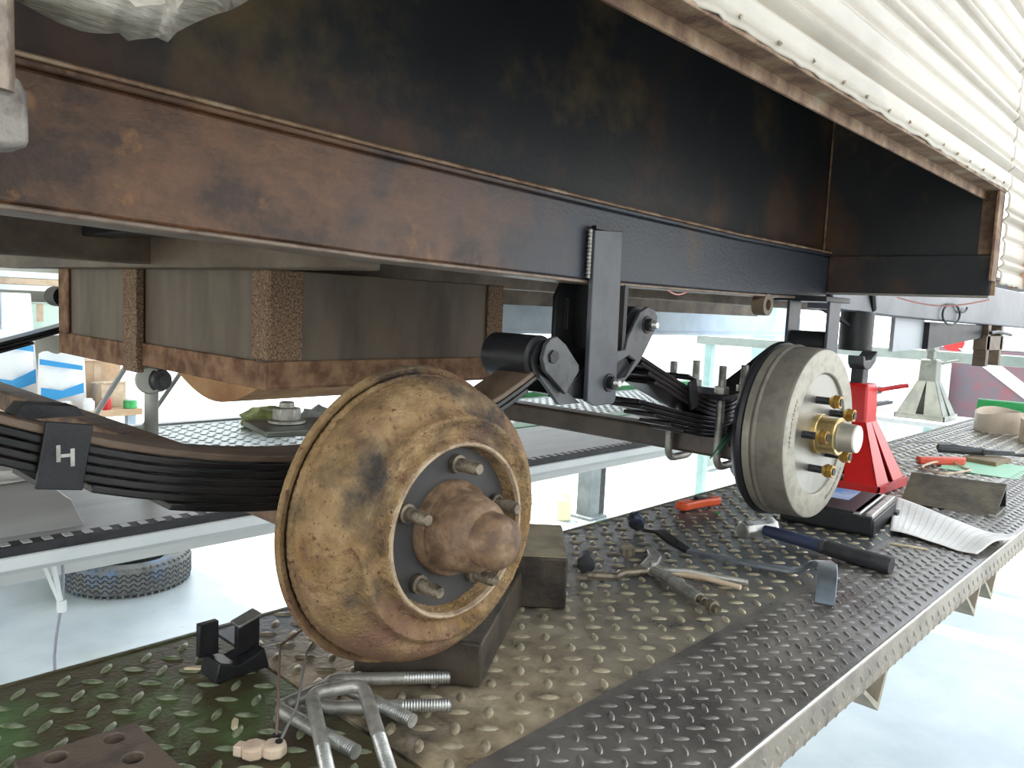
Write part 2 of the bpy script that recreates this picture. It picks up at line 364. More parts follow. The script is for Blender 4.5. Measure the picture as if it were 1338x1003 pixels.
# rail behind the wheel arch
obj('rear_rail', G().prism([(1.68, 1.655), (2.07, 1.648), (3.9, 1.636), (3.9, 1.77), (1.68, 1.77)], 'Y', .655, .71), mat('bare_blue_steel', (.075, .085, .10), (.12, .13, .15), scale=5, rough=.4, metal=.3, bump=.15), tr, bevel=.004, label='blue grey rear length of chassis rail')
# wheel arch: back sheet, roof, end wall with its lower band
obj('arch_back_panel', G().b2(-.7, 1.66, .676, .679, 1.765, 2.062), ARCH, tr)
obj('arch_roof', G().b2(-.7, 1.66, .36, .68, 2.062, 2.066), ARCH, tr)
obj('arch_end_panel', G().b2(1.662, 1.666, .362, .68, 1.755, 2.065), ARCH, tr)
obj('arch_end_band', G().b2(1.654, 1.664, .362, .66, 1.687, 1.764), ARCH, tr, bevel=.003)
obj('arch_end_lip', G().b2(1.650, 1.664, .362, .66, 1.6845, 1.689), mat('end_lip', (.16, .15, .13), (.22, .2, .17), scale=20, rough=.4), tr, bevel=.001)
obj('corner_seam', G().tube([(1.657, .673, 1.77), (1.657, .673, 2.06)], .0022, 6), ANG, tr)
# siding: horizontal corrugations
def zprof(z0, z1, step=.0035):
    out = []; z = z0
    while z <= z1 + 1e-6:
        p = ((z - 1.905) / .0865) % 1.0
        if p < .16: d = math.sin(p / .16 * PI) * .0075
        elif p < .24: d = -.002 * math.sin((p - .16) / .08 * PI)
        elif p < .36: d = math.sin((p - .24) / .12 * PI) * .0045
        elif .62 < p < .78: d = math.sin((p - .62) / .16 * PI) * .004
        else: d = 0
        out.append((z, d)); z += step
    return out
def siding(name, x0, x1, z0, z1, n=40, wav=.0):
    g = G(); P = zprof(z0, z1); vs = []; fs = []; random.seed(int(x0 * 100) + 5)
    j = [random.uniform(-1, 1) for _ in range(n + 1)]; k2 = [random.uniform(-1, 1) for _ in range(n + 1)]
    for i in range(n + 1):
        x = x0 + (x1 - x0) * i / n
        for q, (z, d) in enumerate(P):
            f = math.exp(-(z - z0) / .012)
            vs.append((x, .35 + d + f * wav * 1.2 * k2[i], z - f * wav * j[i]))
    m = len(P)
    for i in range(n):
        for q in range(m - 1): fs.append((i * m + q, i * m + q + 1, (i + 1) * m + q + 1, (i + 1) * m + q))
    g.add(vs, fs); o = obj(name, g, SKIN, tr, ang=60)
    s = o.modifiers.new('s', 'SOLIDIFY'); s.thickness = .0018; s.offset = 1; return o
siding('siding_sheet', .20, 1.668, 1.877, 3.0, 90, .0016)
siding('siding_sheet', 1.668, 1.862, 1.712, 3.0, 14, .0016)
g = G()
for i in range(17):
    x = .42 + i * .075 + random.uniform(-.008, .008)
    g.cyl((x, .3475, 1.885 + random.uniform(-.003, .003)), (x, .351, 1.886), .0022, .0018, 8)
obj('siding_nails', g, mat('nail', (.30, .24, .16), rough=.5), tr, kind='stuff')
obj('corner_trim', G().b2(1.858, 1.868, .338, .375, 1.712, 3.0), mat('salmon_trim', (.62, .34, .26), rough=.5), tr, bevel=.002, label='salmon pink corner trim')
# rusty angle under the arch opening and down its far end
obj('arch_trim_angle', G().b2(.2, 1.668, .353, .383, 1.874, 1.879).b2(.2, 1.668, .379, .383, 1.86, 1.879), ANG, tr, bevel=.001)
obj('arch_trim_angle', G().b2(1.628, 1.668, .355, .360, 1.715, 1.877).b2(1.662, 1.668, .355, .39, 1.69, 1.877), ANG, tr, bevel=.001)
# crumpled front skirt end with its post
random.seed(3)
g = G(); n = 26; rows = 9; vs = []; fs = []
for i in range(n + 1):
    t = i / n; x = .097 + t * .095
    low = 1.7375 - .004 * min(1, max(0, (.14 - x) / .04))  + .004 * math.sin(x * 90) + (.95 * (x - .158) if x > .158 else 0) - .004 * (1 if .135 < x < .158 else 0)
    for q in range(rows):
        zz = low + q * .012
        vs.append((x, .350 + .005 * math.sin(q * 1.9 + x * 14) + random.uniform(-.0006, .0006) + (.005 * math.sin(x * 210) if x > .145 else 0), zz))
for i in range(n):
    for q in range(rows - 1): fs.append((i * rows + q, i * rows + q + 1, (i + 1) * rows + q + 1, (i + 1) * rows + q))
g.add(vs, fs); o = obj('front_skirt', g, CRUMP, tr, label='crumpled alloy skirt edge'); s = o.modifiers.new('s', 'SOLIDIFY'); s.thickness = .004
obj('siding_sheet', G().b2(-.7, .18, .350, .353, 1.80, 3.0), SKIN, tr)
obj('skirt_post', G().cyl((.084, .349, 1.700), (.083, .349, 1.80), .0098, .0105, 24), mat('post_brown', (.10, .07, .05), (.20, .15, .11), scale=60, rough=.35, metal=.3, bump=.3), tr)
obj('skirt_bracket', G().prism([(.055, 1.672), (.098, 1.681), (.098, 1.700), (.0955, 1.7055), (.090, 1.709), (.080, 1.711), (.055, 1.711)], 'Y', .345, .362), mat('bracket_grey', (.07, .055, .045), (.20, .175, .15), scale=40, rough=.45, metal=.3, bump=.4), tr, bevel=.003, label='rounded grey end bracket')
# underbody: crossmembers and the far chassis rail
obj('cross_member', G().b2(.50, .545, .712, 2.0, 1.662, 1.735), CROSS, tr, bevel=.003)
obj('cross_member', G().b2(.405, .45, .712, 2.0, 1.70, 1.76), BLK, tr, bevel=.003)
obj('inner_rail', G().b2(-.6, 3.9, 1.21, 1.25, 1.667, 1.72), CROSS, tr, bevel=.003)
obj('far_rail', G().b2(1.9, 3.9, 1.90, 1.95, 1.635, 1.79), CROSS, tr, bevel=.003)
for x in (1.15, 2.0, 2.9): obj('cross_member', G().b2(x, x + .04, .712, 1.9, 1.70, 1.76), ARCH, tr, bevel=.003)
obj('underfloor', G().b2(-.7, 4.2, .68, 2.3, 1.80, 1.81), ARCH, tr)
obj('far_skirt', G().b2(2.35, 5.4, 2.30, 2.33, 1.525, 1.64), BLUEP, tr, bevel=.003, label='pale blue far side skirt')
obj('far_skirt_lip', G().b2(2.35, 5.4, 2.29, 2.30, 1.515, 1.530), BLUEP, tr)
obj('tow_loop', G().lathe([(-.012, .010), (-.012, .020), (.012, .020), (.012, .010), (-.012, .010)], (1.385, .668, 1.654), (0, 1, 0), 24), CROSS, tr)
obj('rear_outrigger', G().prism([(2.20, 1.648), (2.20, 1.558), (2.45, 1.563), (2.45, 1.645)], 'Y', .69, .70), mat('light_steel', (.30, .33, .36), (.38, .41, .44), scale=6, rough=.4, metal=.3), tr, label='light steel end of the outrigger')
obj('rear_outrigger', G().prism([(2.45, 1.640), (2.45, 1.563), (3.10, 1.600), (3.10, 1.640)], 'Y', .675, .705), BLK, tr)
obj('brake_line_loop', G().tube([(2.55 + .09 * math.cos(t), .648, 1.665 + .030 * math.sin(t)) for t in [i * PI / 8 for i in range(16)]], .003, 6, True), RUBBER, tr)
obj('brake_line_loop', G().tube([(2.66 + .05 * math.cos(t), .648, 1.690 + .016 * math.sin(t)) for t in [PI + i * PI / 10 for i in range(11)]], .003, 6), RUBBER, tr)
obj('loose_wire', G().tube([(1.05 + .01 * i, .665, 1.668 - .008 * math.sin(i / 7 * PI)) for i in range(8)], .0012, 6), WIREP, tr)
obj('loose_wire', G().tube([(1.655, .52 - .02 * i, 1.682 - .014 * math.sin(i / 8 * PI)) for i in range(9)], .0014, 6), WIREP, tr)
obj('loose_wire', G().tube([(1.66 + .03 * i, .64 + .012 * i, 1.662 - .008 * i) for i in range(7)], .0014, 6), ZINC, tr)
# spring hangers
H = 'spring_hanger'
h = obj(H, G().prism([(.846, 1.507), (.862, 1.500), (.905, 1.500), (.912, 1.507), (.905, 1.739), (.843, 1.735)], 'Y', .647, .6545), HANG, tr, bevel=.0012)
obj('top_weld', G().b2(.846, .906, .6475, .6555, 1.7365, 1.741), BLK, h)
g = G()
for i in range(13): g.cyl((.8408, .6535, 1.672 + i * .0050), (.8412, .6525, 1.676 + i * .0050), .0034, .0026, 8)
obj('weld_bead', g, ZINC, h, kind='stuff')
h2 = obj(H, G().prism([(.884, 1.500), (.884, 1.648), (.896, 1.668), (.985, 1.670), (.985, 1.500)], 'Y', .742, .749, [[(.905, 1.600), (.912, 1.600), (.912, 1.646), (.905, 1.646)]]), BLK, tr, bevel=.001)
obj('hanger_web', G().b2(.930, .938, .655, .742, 1.57, 1.667), BLK, tr)
obj(H, G().b2(1.53, 1.585, .600, .606, 1.555, 1.668), HANG, tr, bevel=.001)
obj(H, G().b2(1.53, 1.585, .680, .686, 1.555, 1.668), HANG, tr, bevel=.001)
obj('hanger_top_plate', G().b2(1.50, 1.62, .596, .70, 1.666, 1.676), BLK, tr, bevel=.001)
obj('hanger_web', G().b2(1.582, 1.588, .606, .680, 1.560, 1.600), BLK, tr)
obj('jacking_stop', G().cyl((1.86, .665, 1.566), (1.86, .665, 1.655), .036, .036, 28), BLK, tr, bevel=.003)
obj('hanger_strut', G().tube([(1.93, .66, 1.662), (1.90, .655, 1.70)], .012, 10), BLK, tr)
obj('hanger_strut', G().tube([(1.72, .70, 1.662), (1.83, .67, 1.622)], .006, 8), BLK, tr)
obj('spring_seat_rear', G().b2(3.05, 3.30, .66, .70, 1.555, 1.605).b2(3.06, 3.10, .66, .70, 1.50, 1.66).b2(3.25, 3.28, .66, .70, 1.50, 1.66), CROSS, tr, bevel=.002)
obj('loose_hose', G().tube([(3.0, .64, 1.615), (3.15, .65, 1.62), (3.4, .66, 1.61)], .006, 8), BLK, tr)

# ---- underbody box (angle frame and sheet panels)
bx = thing('underbody_box', 'rusty angle iron storage box hanging behind the old drum', 'storage box', (.77, 1.35, 1.5))
X0, X1, Y0, Y1, Z0, Z1 = .548, .992, .95, 1.77, 1.506, 1.664
def bp(n, m, *a, **k): return obj(n, G().b2(*a), m, bx, bevel=k.pop('bevel', .002), **k)
bp('panel', PANEL, X0 + .006, X1 - .006, Y0 + .006, Y0 + .009, Z0 + .03, Z1)
bp('panel', PANEL, X0 + .006, X0 + .009, Y0 + .05, 1.385, Z0 + .03, Z1)
bp('panel', PANEL, X0 + .006, X0 + .009, 1.386, Y1 - .02, Z0 + .02, Z1)
bp('panel', PANEL, X0 + .01, X1 - .01, Y0 + .01, Y1, Z0 + .003, Z0 + .006)
bp('panel', PANEL, X1 - .01, X1 - .006, Y0 + .01, Y1, Z0 + .01, Z1)
bp('frame_post', RUSTB, X0, X0 + .050, Y0, Y0 + .005, Z0 + .036, Z1)
bp('frame_post', RUSTB, X0, X0 + .005, Y0 + .005, Y0 + .050, Z0 + .036, Z1)
bp('frame_post', RUSTB, X1 - .036, X1, Y0, Y0 + .005, Z0 + .036, Z1)
bp('frame_post', RUSTB, X0 - .010, X0 + .004, 1.360, 1.415, Z0 - .016, Z1)
bp('frame_post', RUST, X0, X0 + .005, Y1 - .055, Y1, Z0 + .0305, Z1)
bp('bottom_rail', RUST, X0, X1, Y0 - .001, Y0 + .005, Z0, Z0 + .036)
bp('bottom_rail', RUST, X0, X0 + .005, Y0 + .005, 1.36, Z0 - .004, Z0 + .034)
bp('bottom_rail', RUST, X0, X0 + .005, 1.415, Y1, Z0 - .012, Z0 + .030)
bp('bottom_rail', RUST, X0, X1, Y0, Y0 + .04, Z0 - .003, Z0)
bp('bottom_rail', RUST, X1 - .005, X1, Y0, Y1, Z0, Z0 + .036)
g = G(); pts = []
obj('belly_plate', G().prism([(.99, Z0 + .002)] + [(.99 + .27 * t, Z0 - .002 - .036 * math.sin(PI * t)) for t in [i / 14 for i in range(15)]] + [(1.26, Z0 + .002)], 'X', X0 + .012, X0 + .22), mat('orange_rust_belly', (.26, .12, .045), (.40, .22, .09), scale=10, rough=.65, bump=.4), bx)

# ================================================================== SUSPENSION
def spring(root, leaves, y0, y1, m=SPRING, topm=None):
    for i, pts in enumerate(leaves):
        obj('leaf', G().ribbon(pts, y0, y1, .0066), topm if (i == 0 and topm) else m, root, bevel=.0014)
fs = thing('leaf_spring', 'black seven leaf spring running left out behind the old rusty drum', 'leaf spring', (.46, .695, 1.43), group=None)
def zt(x, k=.62, kr=.95): d = x - .475; return 1.4745 + (k if d < 0 else kr) * d * d
T = .0078
def lf(x0, x1, i, f=zt, n=22, T=T): return [(x0 + (x1 - x0) * q / n, f(x0 + (x1 - x0) * q / n) - i * T) for q in range(n + 1)]
ends = [(-.05, .775), (-.03, .77), (.0, .745), (.03, .70), (.145, .66), (.230, .60), (.292, .56)]
spring(fs, [lf(a, b, i) for i, (a, b) in enumerate(ends)], .665, .725, topm=SPTOP)
cl = obj('rebound_clip', G().box((.208, .6615, zt(.208) - .020), (.034, .004, .052), rot=Matrix.Rotation(.16, 3, 'Y')), BLK, fs, bevel=.001)
obj('clip_ear', G().prism([(.185, zt(.2) + .002), (.185, zt(.2) + .006), (.192, zt(.2) + .014), (.230, zt(.2) + .010), (.236, zt(.2) + .002)], 'Y', .700, .728), BLK, cl)
obj('clip_strap', G().box((.205, .695, zt(.205) - .044), (.03, .066, .004), rot=Matrix.Rotation(.18, 3, 'Y')), BLK, cl)
obj('clip_mark', G().box((.208, .6590, zt(.208) - .019), (.0068, .0006, .0026)).box((.203, .6590, zt(.208) - .017), (.003, .0006, .013)).box((.213, .6590, zt(.208) - .021), (.003, .0006, .014)), ZINC, cl)
obj('spring_eye', G().lathe([(0, .015), (0, .026), (.060, .026), (.060, .015)], (.775, .664, 1.563), (0, 1, 0), 32, False, False), BLK, fs)

rs = thing('leaf_spring', 'fanned black leaf spring between centre hanger and the new drum', 'leaf spring', (1.26, .695, 1.43))
def fa(x): d = abs(x - 1.262); return 1.484 + .385 * (math.sqrt(d * d + .0035) - .059) + (.25 * max(0, d - .2) ** 1)* .0
def fb(x): d = abs(x - 1.262); return 1.484 + .21 * (math.sqrt(d * d + .003) - .055)
L = [lf(.985, 1.54, 0, fa), lf(1.0, 1.53, 1, fa), lf(1.02, 1.50, 2, fa), lf(1.04, 1.48, 3, fa)]
L += [lf(1.00, 1.50, 3.7, fb), lf(1.005, 1.48, 4.7, fb), lf(1.045, 1.46, 5.7, fb), lf(1.09, 1.42, 6.7, fb), lf(1.13, 1.39, 7.5, fb)]
spring(rs, L, .665, .725)
obj('rebound_clip', G().box((1.148, .6615, 1.500), (.024, .004, .048), rot=Matrix.Rotation(-.3, 3, 'Y')).box((1.142, .695, 1.528), (.024, .066, .004), rot=Matrix.Rotation(.35, 3, 'Y')), BLK, rs, bevel=.001)
obj('spring_eye', G().lathe([(0, .014), (0, .036), (.070, .036), (.070, .014)], (.985, .667, 1.602), (0, 1, 0), 32), BLK, rs)
obj('spring_eye', G().lathe([(0, .012), (0, .024), (.070, .024), (.070, .012)], (1.555, .608, 1.585), (0, 1, 0), 28), BLK, rs)

ffs = thing('leaf_spring', 'thin black far spring left of the rusty storage box', 'leaf spring', (.4, 1.93, 1.5))
spring(ffs, [[(.0 + .06 * q, 1.4865 + .36 * max(0, .06 * q - .40) ** 1.15 + .0 * q) for q in range(14)], [(.0 + .06 * q, 1.4785 + .36 * max(0, .06 * q - .40) ** 1.15) for q in range(13)], [(.06 * q, 1.4705 + .36 * max(0, .06 * q - .40) ** 1.15) for q in range(10)]], 1.90, 1.96)
obj('spring_eye', G().lathe([(0, .01), (0, .022), (.06, .022), (.06, .01)], (.60, 1.90, 1.605), (0, 1, 0), 20), BLK, ffs)

eq = thing('spring_equaliser', 'black rocker linking both springs under the centre hanger', 'rocker', (.88, .695, 1.53))
bone = [(.87, 1.517), (.906, 1.523), (.953, 1.560), (.988, 1.606), (.992, 1.623), (.983, 1.634), (.965, 1.638), (.946, 1.630), (.921, 1.595), (.916, 1.577), (.886, 1.574), (.862, 1.560), (.858, 1.530)]
hole = [(.885, 1.537), (.890, 1.554), (.922, 1.566), (.937, 1.560), (.918, 1.541)]
hole = [(.910 + (x - .910) * 1.22, 1.553 + (z - 1.553) * 1.22) for x, z in hole]
bone = [(x * 1.022, 1.63 - (1.63 - z) * 1.022) for x, z in bone]; hole = [(x * 1.022, 1.63 - (1.63 - z) * 1.022) for x, z in hole]
obj('link_plate', G().prism(bone, 'Y', .652, .658, [hole]), GREYP, eq, bevel=.0012)
obj('link_plate', G().prism(bone, 'Y', .737, .743, [hole]), BLK, eq, bevel=.0012)
dia = [(.783, 1.594), (.801, 1.584), (.831, 1.556), (.832, 1.548), (.806, 1.518), (.763, 1.550), (.757, 1.566), (.762, 1.583), (.772, 1.592)]
obj('link_plate', G().prism(dia, 'Y', .652, .659), GREYP, eq, bevel=.0012)
obj('link_plate', G().prism([(x, z - .004) for x, z in dia], 'Y', .735, .741), BLK, eq, bevel=.0012)
obj('roller', G().lathe([(0, 0), (0, .026), (.003, .0295), (.080, .0295), (.083, .027), (.083, 0)], (.771, .668, 1.565), (0, 1, 0), 36), BLK, eq)
obj('rocker_body_shade_fill', G().prism([(.806, 1.516), (.87, 1.505), (.935, 1.520), (.965, 1.552), (.945, 1.575), (.88, 1.568), (.85, 1.545), (.825, 1.53)], 'Y', .662, .733), BLK, eq, bevel=.003)  # rocker body, extended in black to stand in for shade behind the link hole
obj('rocker_web', G().prism([(.76, 1.545), (.806, 1.503), (.85, 1.503), (.80, 1.53)], 'Y', .661, .668), GREYP, eq)
def bolt(root, x, z, y=.652, r=.0095, name='bolt'):
    b = obj(name, G().lathe([(0, r * 1.35), (.002, r * 1.35)], (x, y, z), (0, -1, 0), 24, True, True).nut((x, y - .002, z), (0, -1, 0), r, .008), BLK, root, bevel=.0006)
    obj('thread', G().lathe([(.010 + i * .0010, .0052 if i % 2 else .0044) for i in range(9)], (x, y, z), (0, -1, 0), 16, False, True), STEEL, b, label='bright threaded end')
bolt(eq, .986, 1.612); bolt(eq, .893, 1.531, .6465)
obj('bolt', G().nut((.776, .653, 1.568), (0, -1, 0), .009, .004), BLK, eq)

# ---- axles with drums
def axle(label, cx, zc, face, beam_y, beam_z, beam_x, rusty):
    t = thing('trailer_axle', label, 'axle', (cx, .9, zc))
    bm_ = obj('axle_beam', G().b2(beam_x - .025, beam_x + .025, beam_y, 2.16, beam_z - .040, beam_z), RUSTD if rusty else mat('axle_beam_brown', (.05, .036, .028), (.085, .062, .048), scale=14, rough=.4, bump=.25, bscale=70), t, bevel=.006, seg=3)
    return t, bm_
# old
cx, zc, fy = .475, 1.431, .500
ao, b0 = axle('old axle with thick rust brown brake drum and domed hub', cx, zc, fy, .58, 1.411, .487, True)
obj('spindle', G().cyl((cx, .565, zc - .006), (cx, .64, zc - .02), .028, .03), RUSTD, ao)
bk = obj('backing_plate', G().lathe([(.074, .05), (.073, .128), (.064, .134), (.062, .139), (.068, .1405), (.073, .137), (.078, .10), (.080, .04)], (cx, fy, zc), (0, 1, 0), 96), DRUM, ao)
dr = obj('brake_drum', G().lathe([(.012, .070), (.005, .0738), (-.002, .0745), (-.0040, .0760), (-.0040, .0785), (-.001, .0805), (.004, .0825), (.0065, .086), (.0055, .091), (.0018, .0965), (.0008, .0985), (.0008, .1000), (.0030, .1018), (.0085, .1030), (.0115, .1055), (.0118, .1085), (.0125, .1135), (.018, .1200), (.026, .1258), (.034, .1292), (.044, .1312), (.0535, .1318), (.055, .1295), (.0575, .1295), (.059, .1325), (.064, .1330), (.066, .128)], (cx, fy, zc), (0, 1, 0), 128), DRUM, ao, ang=50)
d = dr.modifiers.new('s', 'SUBSURF'); d.levels = 1; d.render_levels = 2
tx = bpy.data.textures.new('pits', 'CLOUDS'); tx.noise_scale = .0030; tx.noise_depth = 4
d = dr.modifiers.new('d', 'DISPLACE'); d.texture = tx; d.strength = .0030; d.mid_level = .5
obj('worn_lip', G().lathe([(-.002, .0742), (-.0052, .0755), (-.0056, .0768), (-.0052, .0780), (-.002, .0792)], (cx, fy, zc), (0, 1, 0), 96), mat('worn_lip_rust', (.22, .14, .085), (.42, .31, .20), scale=60, rough=.6, bump=.6, bscale=120), dr)
obj('face_plate', G().lathe([(.012, .076), (.010, .0745), (.0095, .05), (.0095, .0)], (cx, fy, zc), (0, 1, 0), 64), FACE, dr, label='dark grey recessed hub face')
hb = obj('hub', G().lathe([(.010, .043), (.001, .0425), (-.002, .041), (.0, .0375), (-.004, .0365), (-.020, .0345), (-.031, .0315), (-.037, .0275), (-.039, .0240)], (cx, fy, zc), (0, 1, 0), 64), HUBR, dr)
obj('hub_cap', G().lathe([(-.038, .0245), (-.042, .0240), (-.052, .0235), (-.058, .0215), (-.063, .0165), (-.0655, .009), (-.0665, 0)], (cx, fy, zc), (0, 1, 0), 48), HUBR, dr)
for k in range(5):
    a = math.radians(86 + 72 * k); x = cx + .0572 * math.cos(a); z = zc + .0572 * math.sin(a)
    obj('wheel_stud', G().lathe([(.009, .0088), (.004, .0085), (.003, .0062)] + [(.001 - i * .0012, .0062 if i % 2 else .0056) for i in range(17)] + [(-.0215, .0045)], (x, fy, z), (0, 1, 0), 20, False, True), STUD, dr)
# new
cx2, zc2, fy2 = 1.262, 1.449, .494
an, b1 = axle('new axle with clean grey drum, gold nuts and cream cap', cx2, zc2, fy2, .575, 1.425, 1.262, False)
obj('spindle', G().cyl((cx2, .56, zc2 - .006), (cx2, .64, zc2 - .03), .026, .028), BLK, an)
obj('backing_plate', G().lathe([(.088, .04), (.084, .135), (.076, .143), (.072, .1445), (.066, .142), (.066, .1)], (cx2, fy2, zc2), (0, 1, 0), 96), BLK, an)
nd = obj('brake_drum', G().lathe([(.003, .096), (.0, .0975), (-.001, .099), (-.001, .1315), (.001, .1352), (.004, .1368), (.044, .1380), (.046, .1395), (.048, .1405), (.0505, .1400), (.052, .1372), (.066, .1362), (.067, .12)], (cx2, fy2, zc2), (0, 1, 0), 128), NDRUM, an)
obj('front_rim', G().lathe([(.0025, .0965), (-.0006, .0980), (-.0016, .0992), (-.0016, .1315), (.0004, .1352)], (cx2, fy2, zc2), (0, 1, 0), 128), mat('front_rim_cast', (.30, .275, .225), (.38, .35, .29), scale=60, rough=.55, metal=.3, bump=.3, bscale=200), nd, label='lighter face rim')
obj('machined_rim', G().lathe([(.0525, .1375), (.0532, .1392), (.0645, .1392), (.066, .1365)], (cx2, fy2, zc2), (0, 1, 0), 128), NRIM, nd)
obj('machined_face', G().lathe([(.002, .0968), (.0035, .0955), (.004, .05), (.004, .0)], (cx2, fy2, zc2), (0, 1, 0), 96), NFACE, nd, label='bright machined centre disc')
obj('hub', G().lathe([(.004, .0325), (-.003, .0325), (-.004, .0315), (-.004, .0295), (-.006, .0288), (-.028, .0288), (-.029, .0300), (-.0315, .0305), (-.033, .0290), (-.0335, .0245)], (cx2, fy2, zc2), (0, 1, 0), 64), GOLD, nd)
obj('hub_cap', G().lathe([(-.033, .0235), (-.034, .0240), (-.037, .0225), (-.056, .0222), (-.058, .0215)], (cx2, fy2, zc2), (0, 1, 0), 48), NRIM, nd)
obj('dust_cover', G().lathe([(-.0575, .0218), (-.060, .0212), (-.0605, .019), (-.061, 0)], (cx2, fy2, zc2), (0, 1, 0), 48), CAPM, nd, label='cream end cover')
for k in range(5):
    a = math.radians(104 + 72 * k); x = cx2 + .0572 * math.cos(a); z = zc2 + .0572 * math.sin(a)
    obj('wheel_stud', G().lathe([(.004, .0062)] + [(.002 - i * .0013, .0062 if i % 2 else .0056) for i in range(30)], (x, fy2, z), (0, 1, 0), 16, False, True), BLK, nd)
    obj('wheel_nut', G().lathe([(-.0175, .0065), (-.022, .0100), (-.0255, .0112)], (x, fy2, z), (0, 1, 0), 20, True, False).nut((x, fy2 - .0250, z), (0, -1, 0), .0108, .0095), NUT, nd, bevel=.0006)
# cast lettering on the drum's rim, small raised strokes too worn to read
g = G(); random.seed(9)
for base in (150, 290):
    for i in range(11):
        a = math.radians(base + i * 3.4 + random.uniform(-.4, .4)); r = .1175
        x = cx2 + r * math.cos(a); z = zc2 + r * math.sin(a)
        g.box((x, fy2 - .0016, z), (.0011, .0010, .0060), rot=Matrix.Rotation(-(a) + PI / 2 + random.choice((0, .5, -.5)), 3, 'Y'))
        g.box((x + .002 * math.cos(a + 1.6), fy2 - .0016, z + .002 * math.sin(a + 1.6)), (.0011, .0010, .0045), rot=Matrix.Rotation(-a + random.choice((0, .4)), 3, 'Y'))
obj('cast_marks', g, NDRUM, nd, kind='stuff')

# ---- fitted u-bolts and their top plate on the new axle
def ubolt_mesh(w, h, r, bend, thr=.05, n=14):
    """U in local XZ: legs down -Z from a bridge of width w; returns smooth shank points"""
    pts = [(-w / 2, 0, -h)]
    pts += [(-w / 2 + bend - bend * math.cos(t), 0, -bend + bend * math.sin(t)) for t in [i * PI / 2 / 6 for i in range(7)]]
    pts += [(w / 2 - bend + bend * math.sin(t), 0, -bend + bend * math.cos(t)) for t in [i * PI / 2 / 6 for i in range(7)]]
    pts += [(w / 2, 0, -h)]
    return pts
tp = thing('spring_clamp', 'fitted u-bolt clamp around spring and axle beside the new drum', 'clamp', (1.262, .70, 1.45))
for y in (.651, .747):
    # each bolt straddles the axle beam along the spring and stands up through the spring plate
    pts = [(1.262 + a * 1.0, y, 1.372 - b) for a, _, b in ubolt_mesh(.078, .150, .006, .018)]
    sh = obj('u_bolt', G().tube(pts, .0068, 12), ZINC, tp)
    for sx in (1.223, 1.301):
        obj('thread', G().lathe([(i * .0013, .0068 if i % 2 else .0060) for i in range(31)], (sx, y, 1.507), (0, 0, 1), 16, False, True), ZINC, sh)
        obj('nut', G().nut((sx, y, 1.4985), (0, 0, 1), .0125, .0125), ZINC, sh, bevel=.001)
obj('top_plate', G().b2(1.205, 1.320, .640, .758, 1.4885, 1.4975), BLK, tp, bevel=.0015)
obj('zip_tie', G().tube([(1.235, .640, 1.43), (1.22, .638, 1.425), (1.19, .637, 1.405), (1.175, .637, 1.395)], .0012, 6).tube([(1.25, .640, 1.428), (1.225, .638, 1.42), (1.20, .637, 1.398)], .0012, 6), WIREN, tp, label='green plastic tie ends')

# ---- loose spring plate with bolt at the old axle
pl = thing('fish_plate', 'small steel plate with a big hex nut on the spring', 'plate', (.47, .77, 1.4815), rz=-.22)
obj('plate', G().b2(-.038, .055, -.040, .045, 0, .007), mat('plate_green_grey', (.10, .11, .09), (.18, .19, .16), scale=18, rough=.4, metal=.4), pl, bevel=.0015, local=True)
obj('washer', G().lathe([(.008, .0205), (.0105, .0205)], (0, .01, 0), (0, 0, 1), 28, True, True), ZINC, pl, local=True)
obj('nut', G().nut((0, .01, .0105), (0, 0, 1), .0155, .014), ZINC, pl, bevel=.0015, local=True)
obj('bolt_end', G().cyl((0, .01, .0245), (0, .01, .031), .0085, .0080, 16), ZINC, pl, bevel=.0008, local=True)

# ================================================================== THINGS ON THE LIFT
# block under the old drum (top touches the drum's rim)
def block(name, label, A, B, D, h, m, mt=None):
    """box from corner A along A->B and A->D"""
    A = Vector((*A, 0)); u = Vector((*B, 0)) - A; v = Vector((*D, 0)) - A
    w = u.length; l = v.length; rz = math.atan2(v.y, v.x); c = A + u / 2 + v / 2
    t = thing(name, label, 'block', (c.x, c.y, ZD + .0025), rz)
    obj('body', G().box((0, 0, h / 2), (l, w, h)), m, t, bevel=.003, local=True)
    if mt: obj('top_face', G().box((0, 0, h + .0006), (l - .004, w - .004, .0012)), mt, t, local=True)
    return t
block('packing_block', 'large black oily block propping up the rusty drum', (.538, .524), (.466, .636), (.738, .650), .046, BLOCKW)
block('packing_block', 'square oily block with tan top behind the rusty drum', (.764, .600), (.712, .656), (.876, .702), .066, BLOCKW, BLOCKT)
# black slotted box under the new drum with chromed rails and blue label
bc = thing('tool_box', 'black box with silver rails and blue label under the grey drum', 'box', (1.54, .545, ZD + .0025), math.radians(7))
obj('body', G().b2(-.10, .10, -.075, .09, 0, .030), BLK, bc, bevel=.002, local=True)
obj('top_deck', G().b2(-.098, .098, -.050, .088, .030, .040), BLK, bc, bevel=.002, local=True)
obj('label_panel', G().b2(-.012, .085, -.010, .065, .0402, .0412), LABELB, bc, local=True, label='glossy blue and white printed label')
for y in (-.072, -.052): obj('silver_rail', G().b2(-.10, .104, y, y + .014, .030, .0400), STEEL, bc, bevel=.002, local=True)
obj('end_cap', G().b2(-.105, -.099, -.072, .088, .004, .036), BLK, bc, bevel=.002, local=True)
obj('foot', G().b2(.085, .112, -.080, -.040, 0, .012), BLK, bc, bevel=.001, local=True)

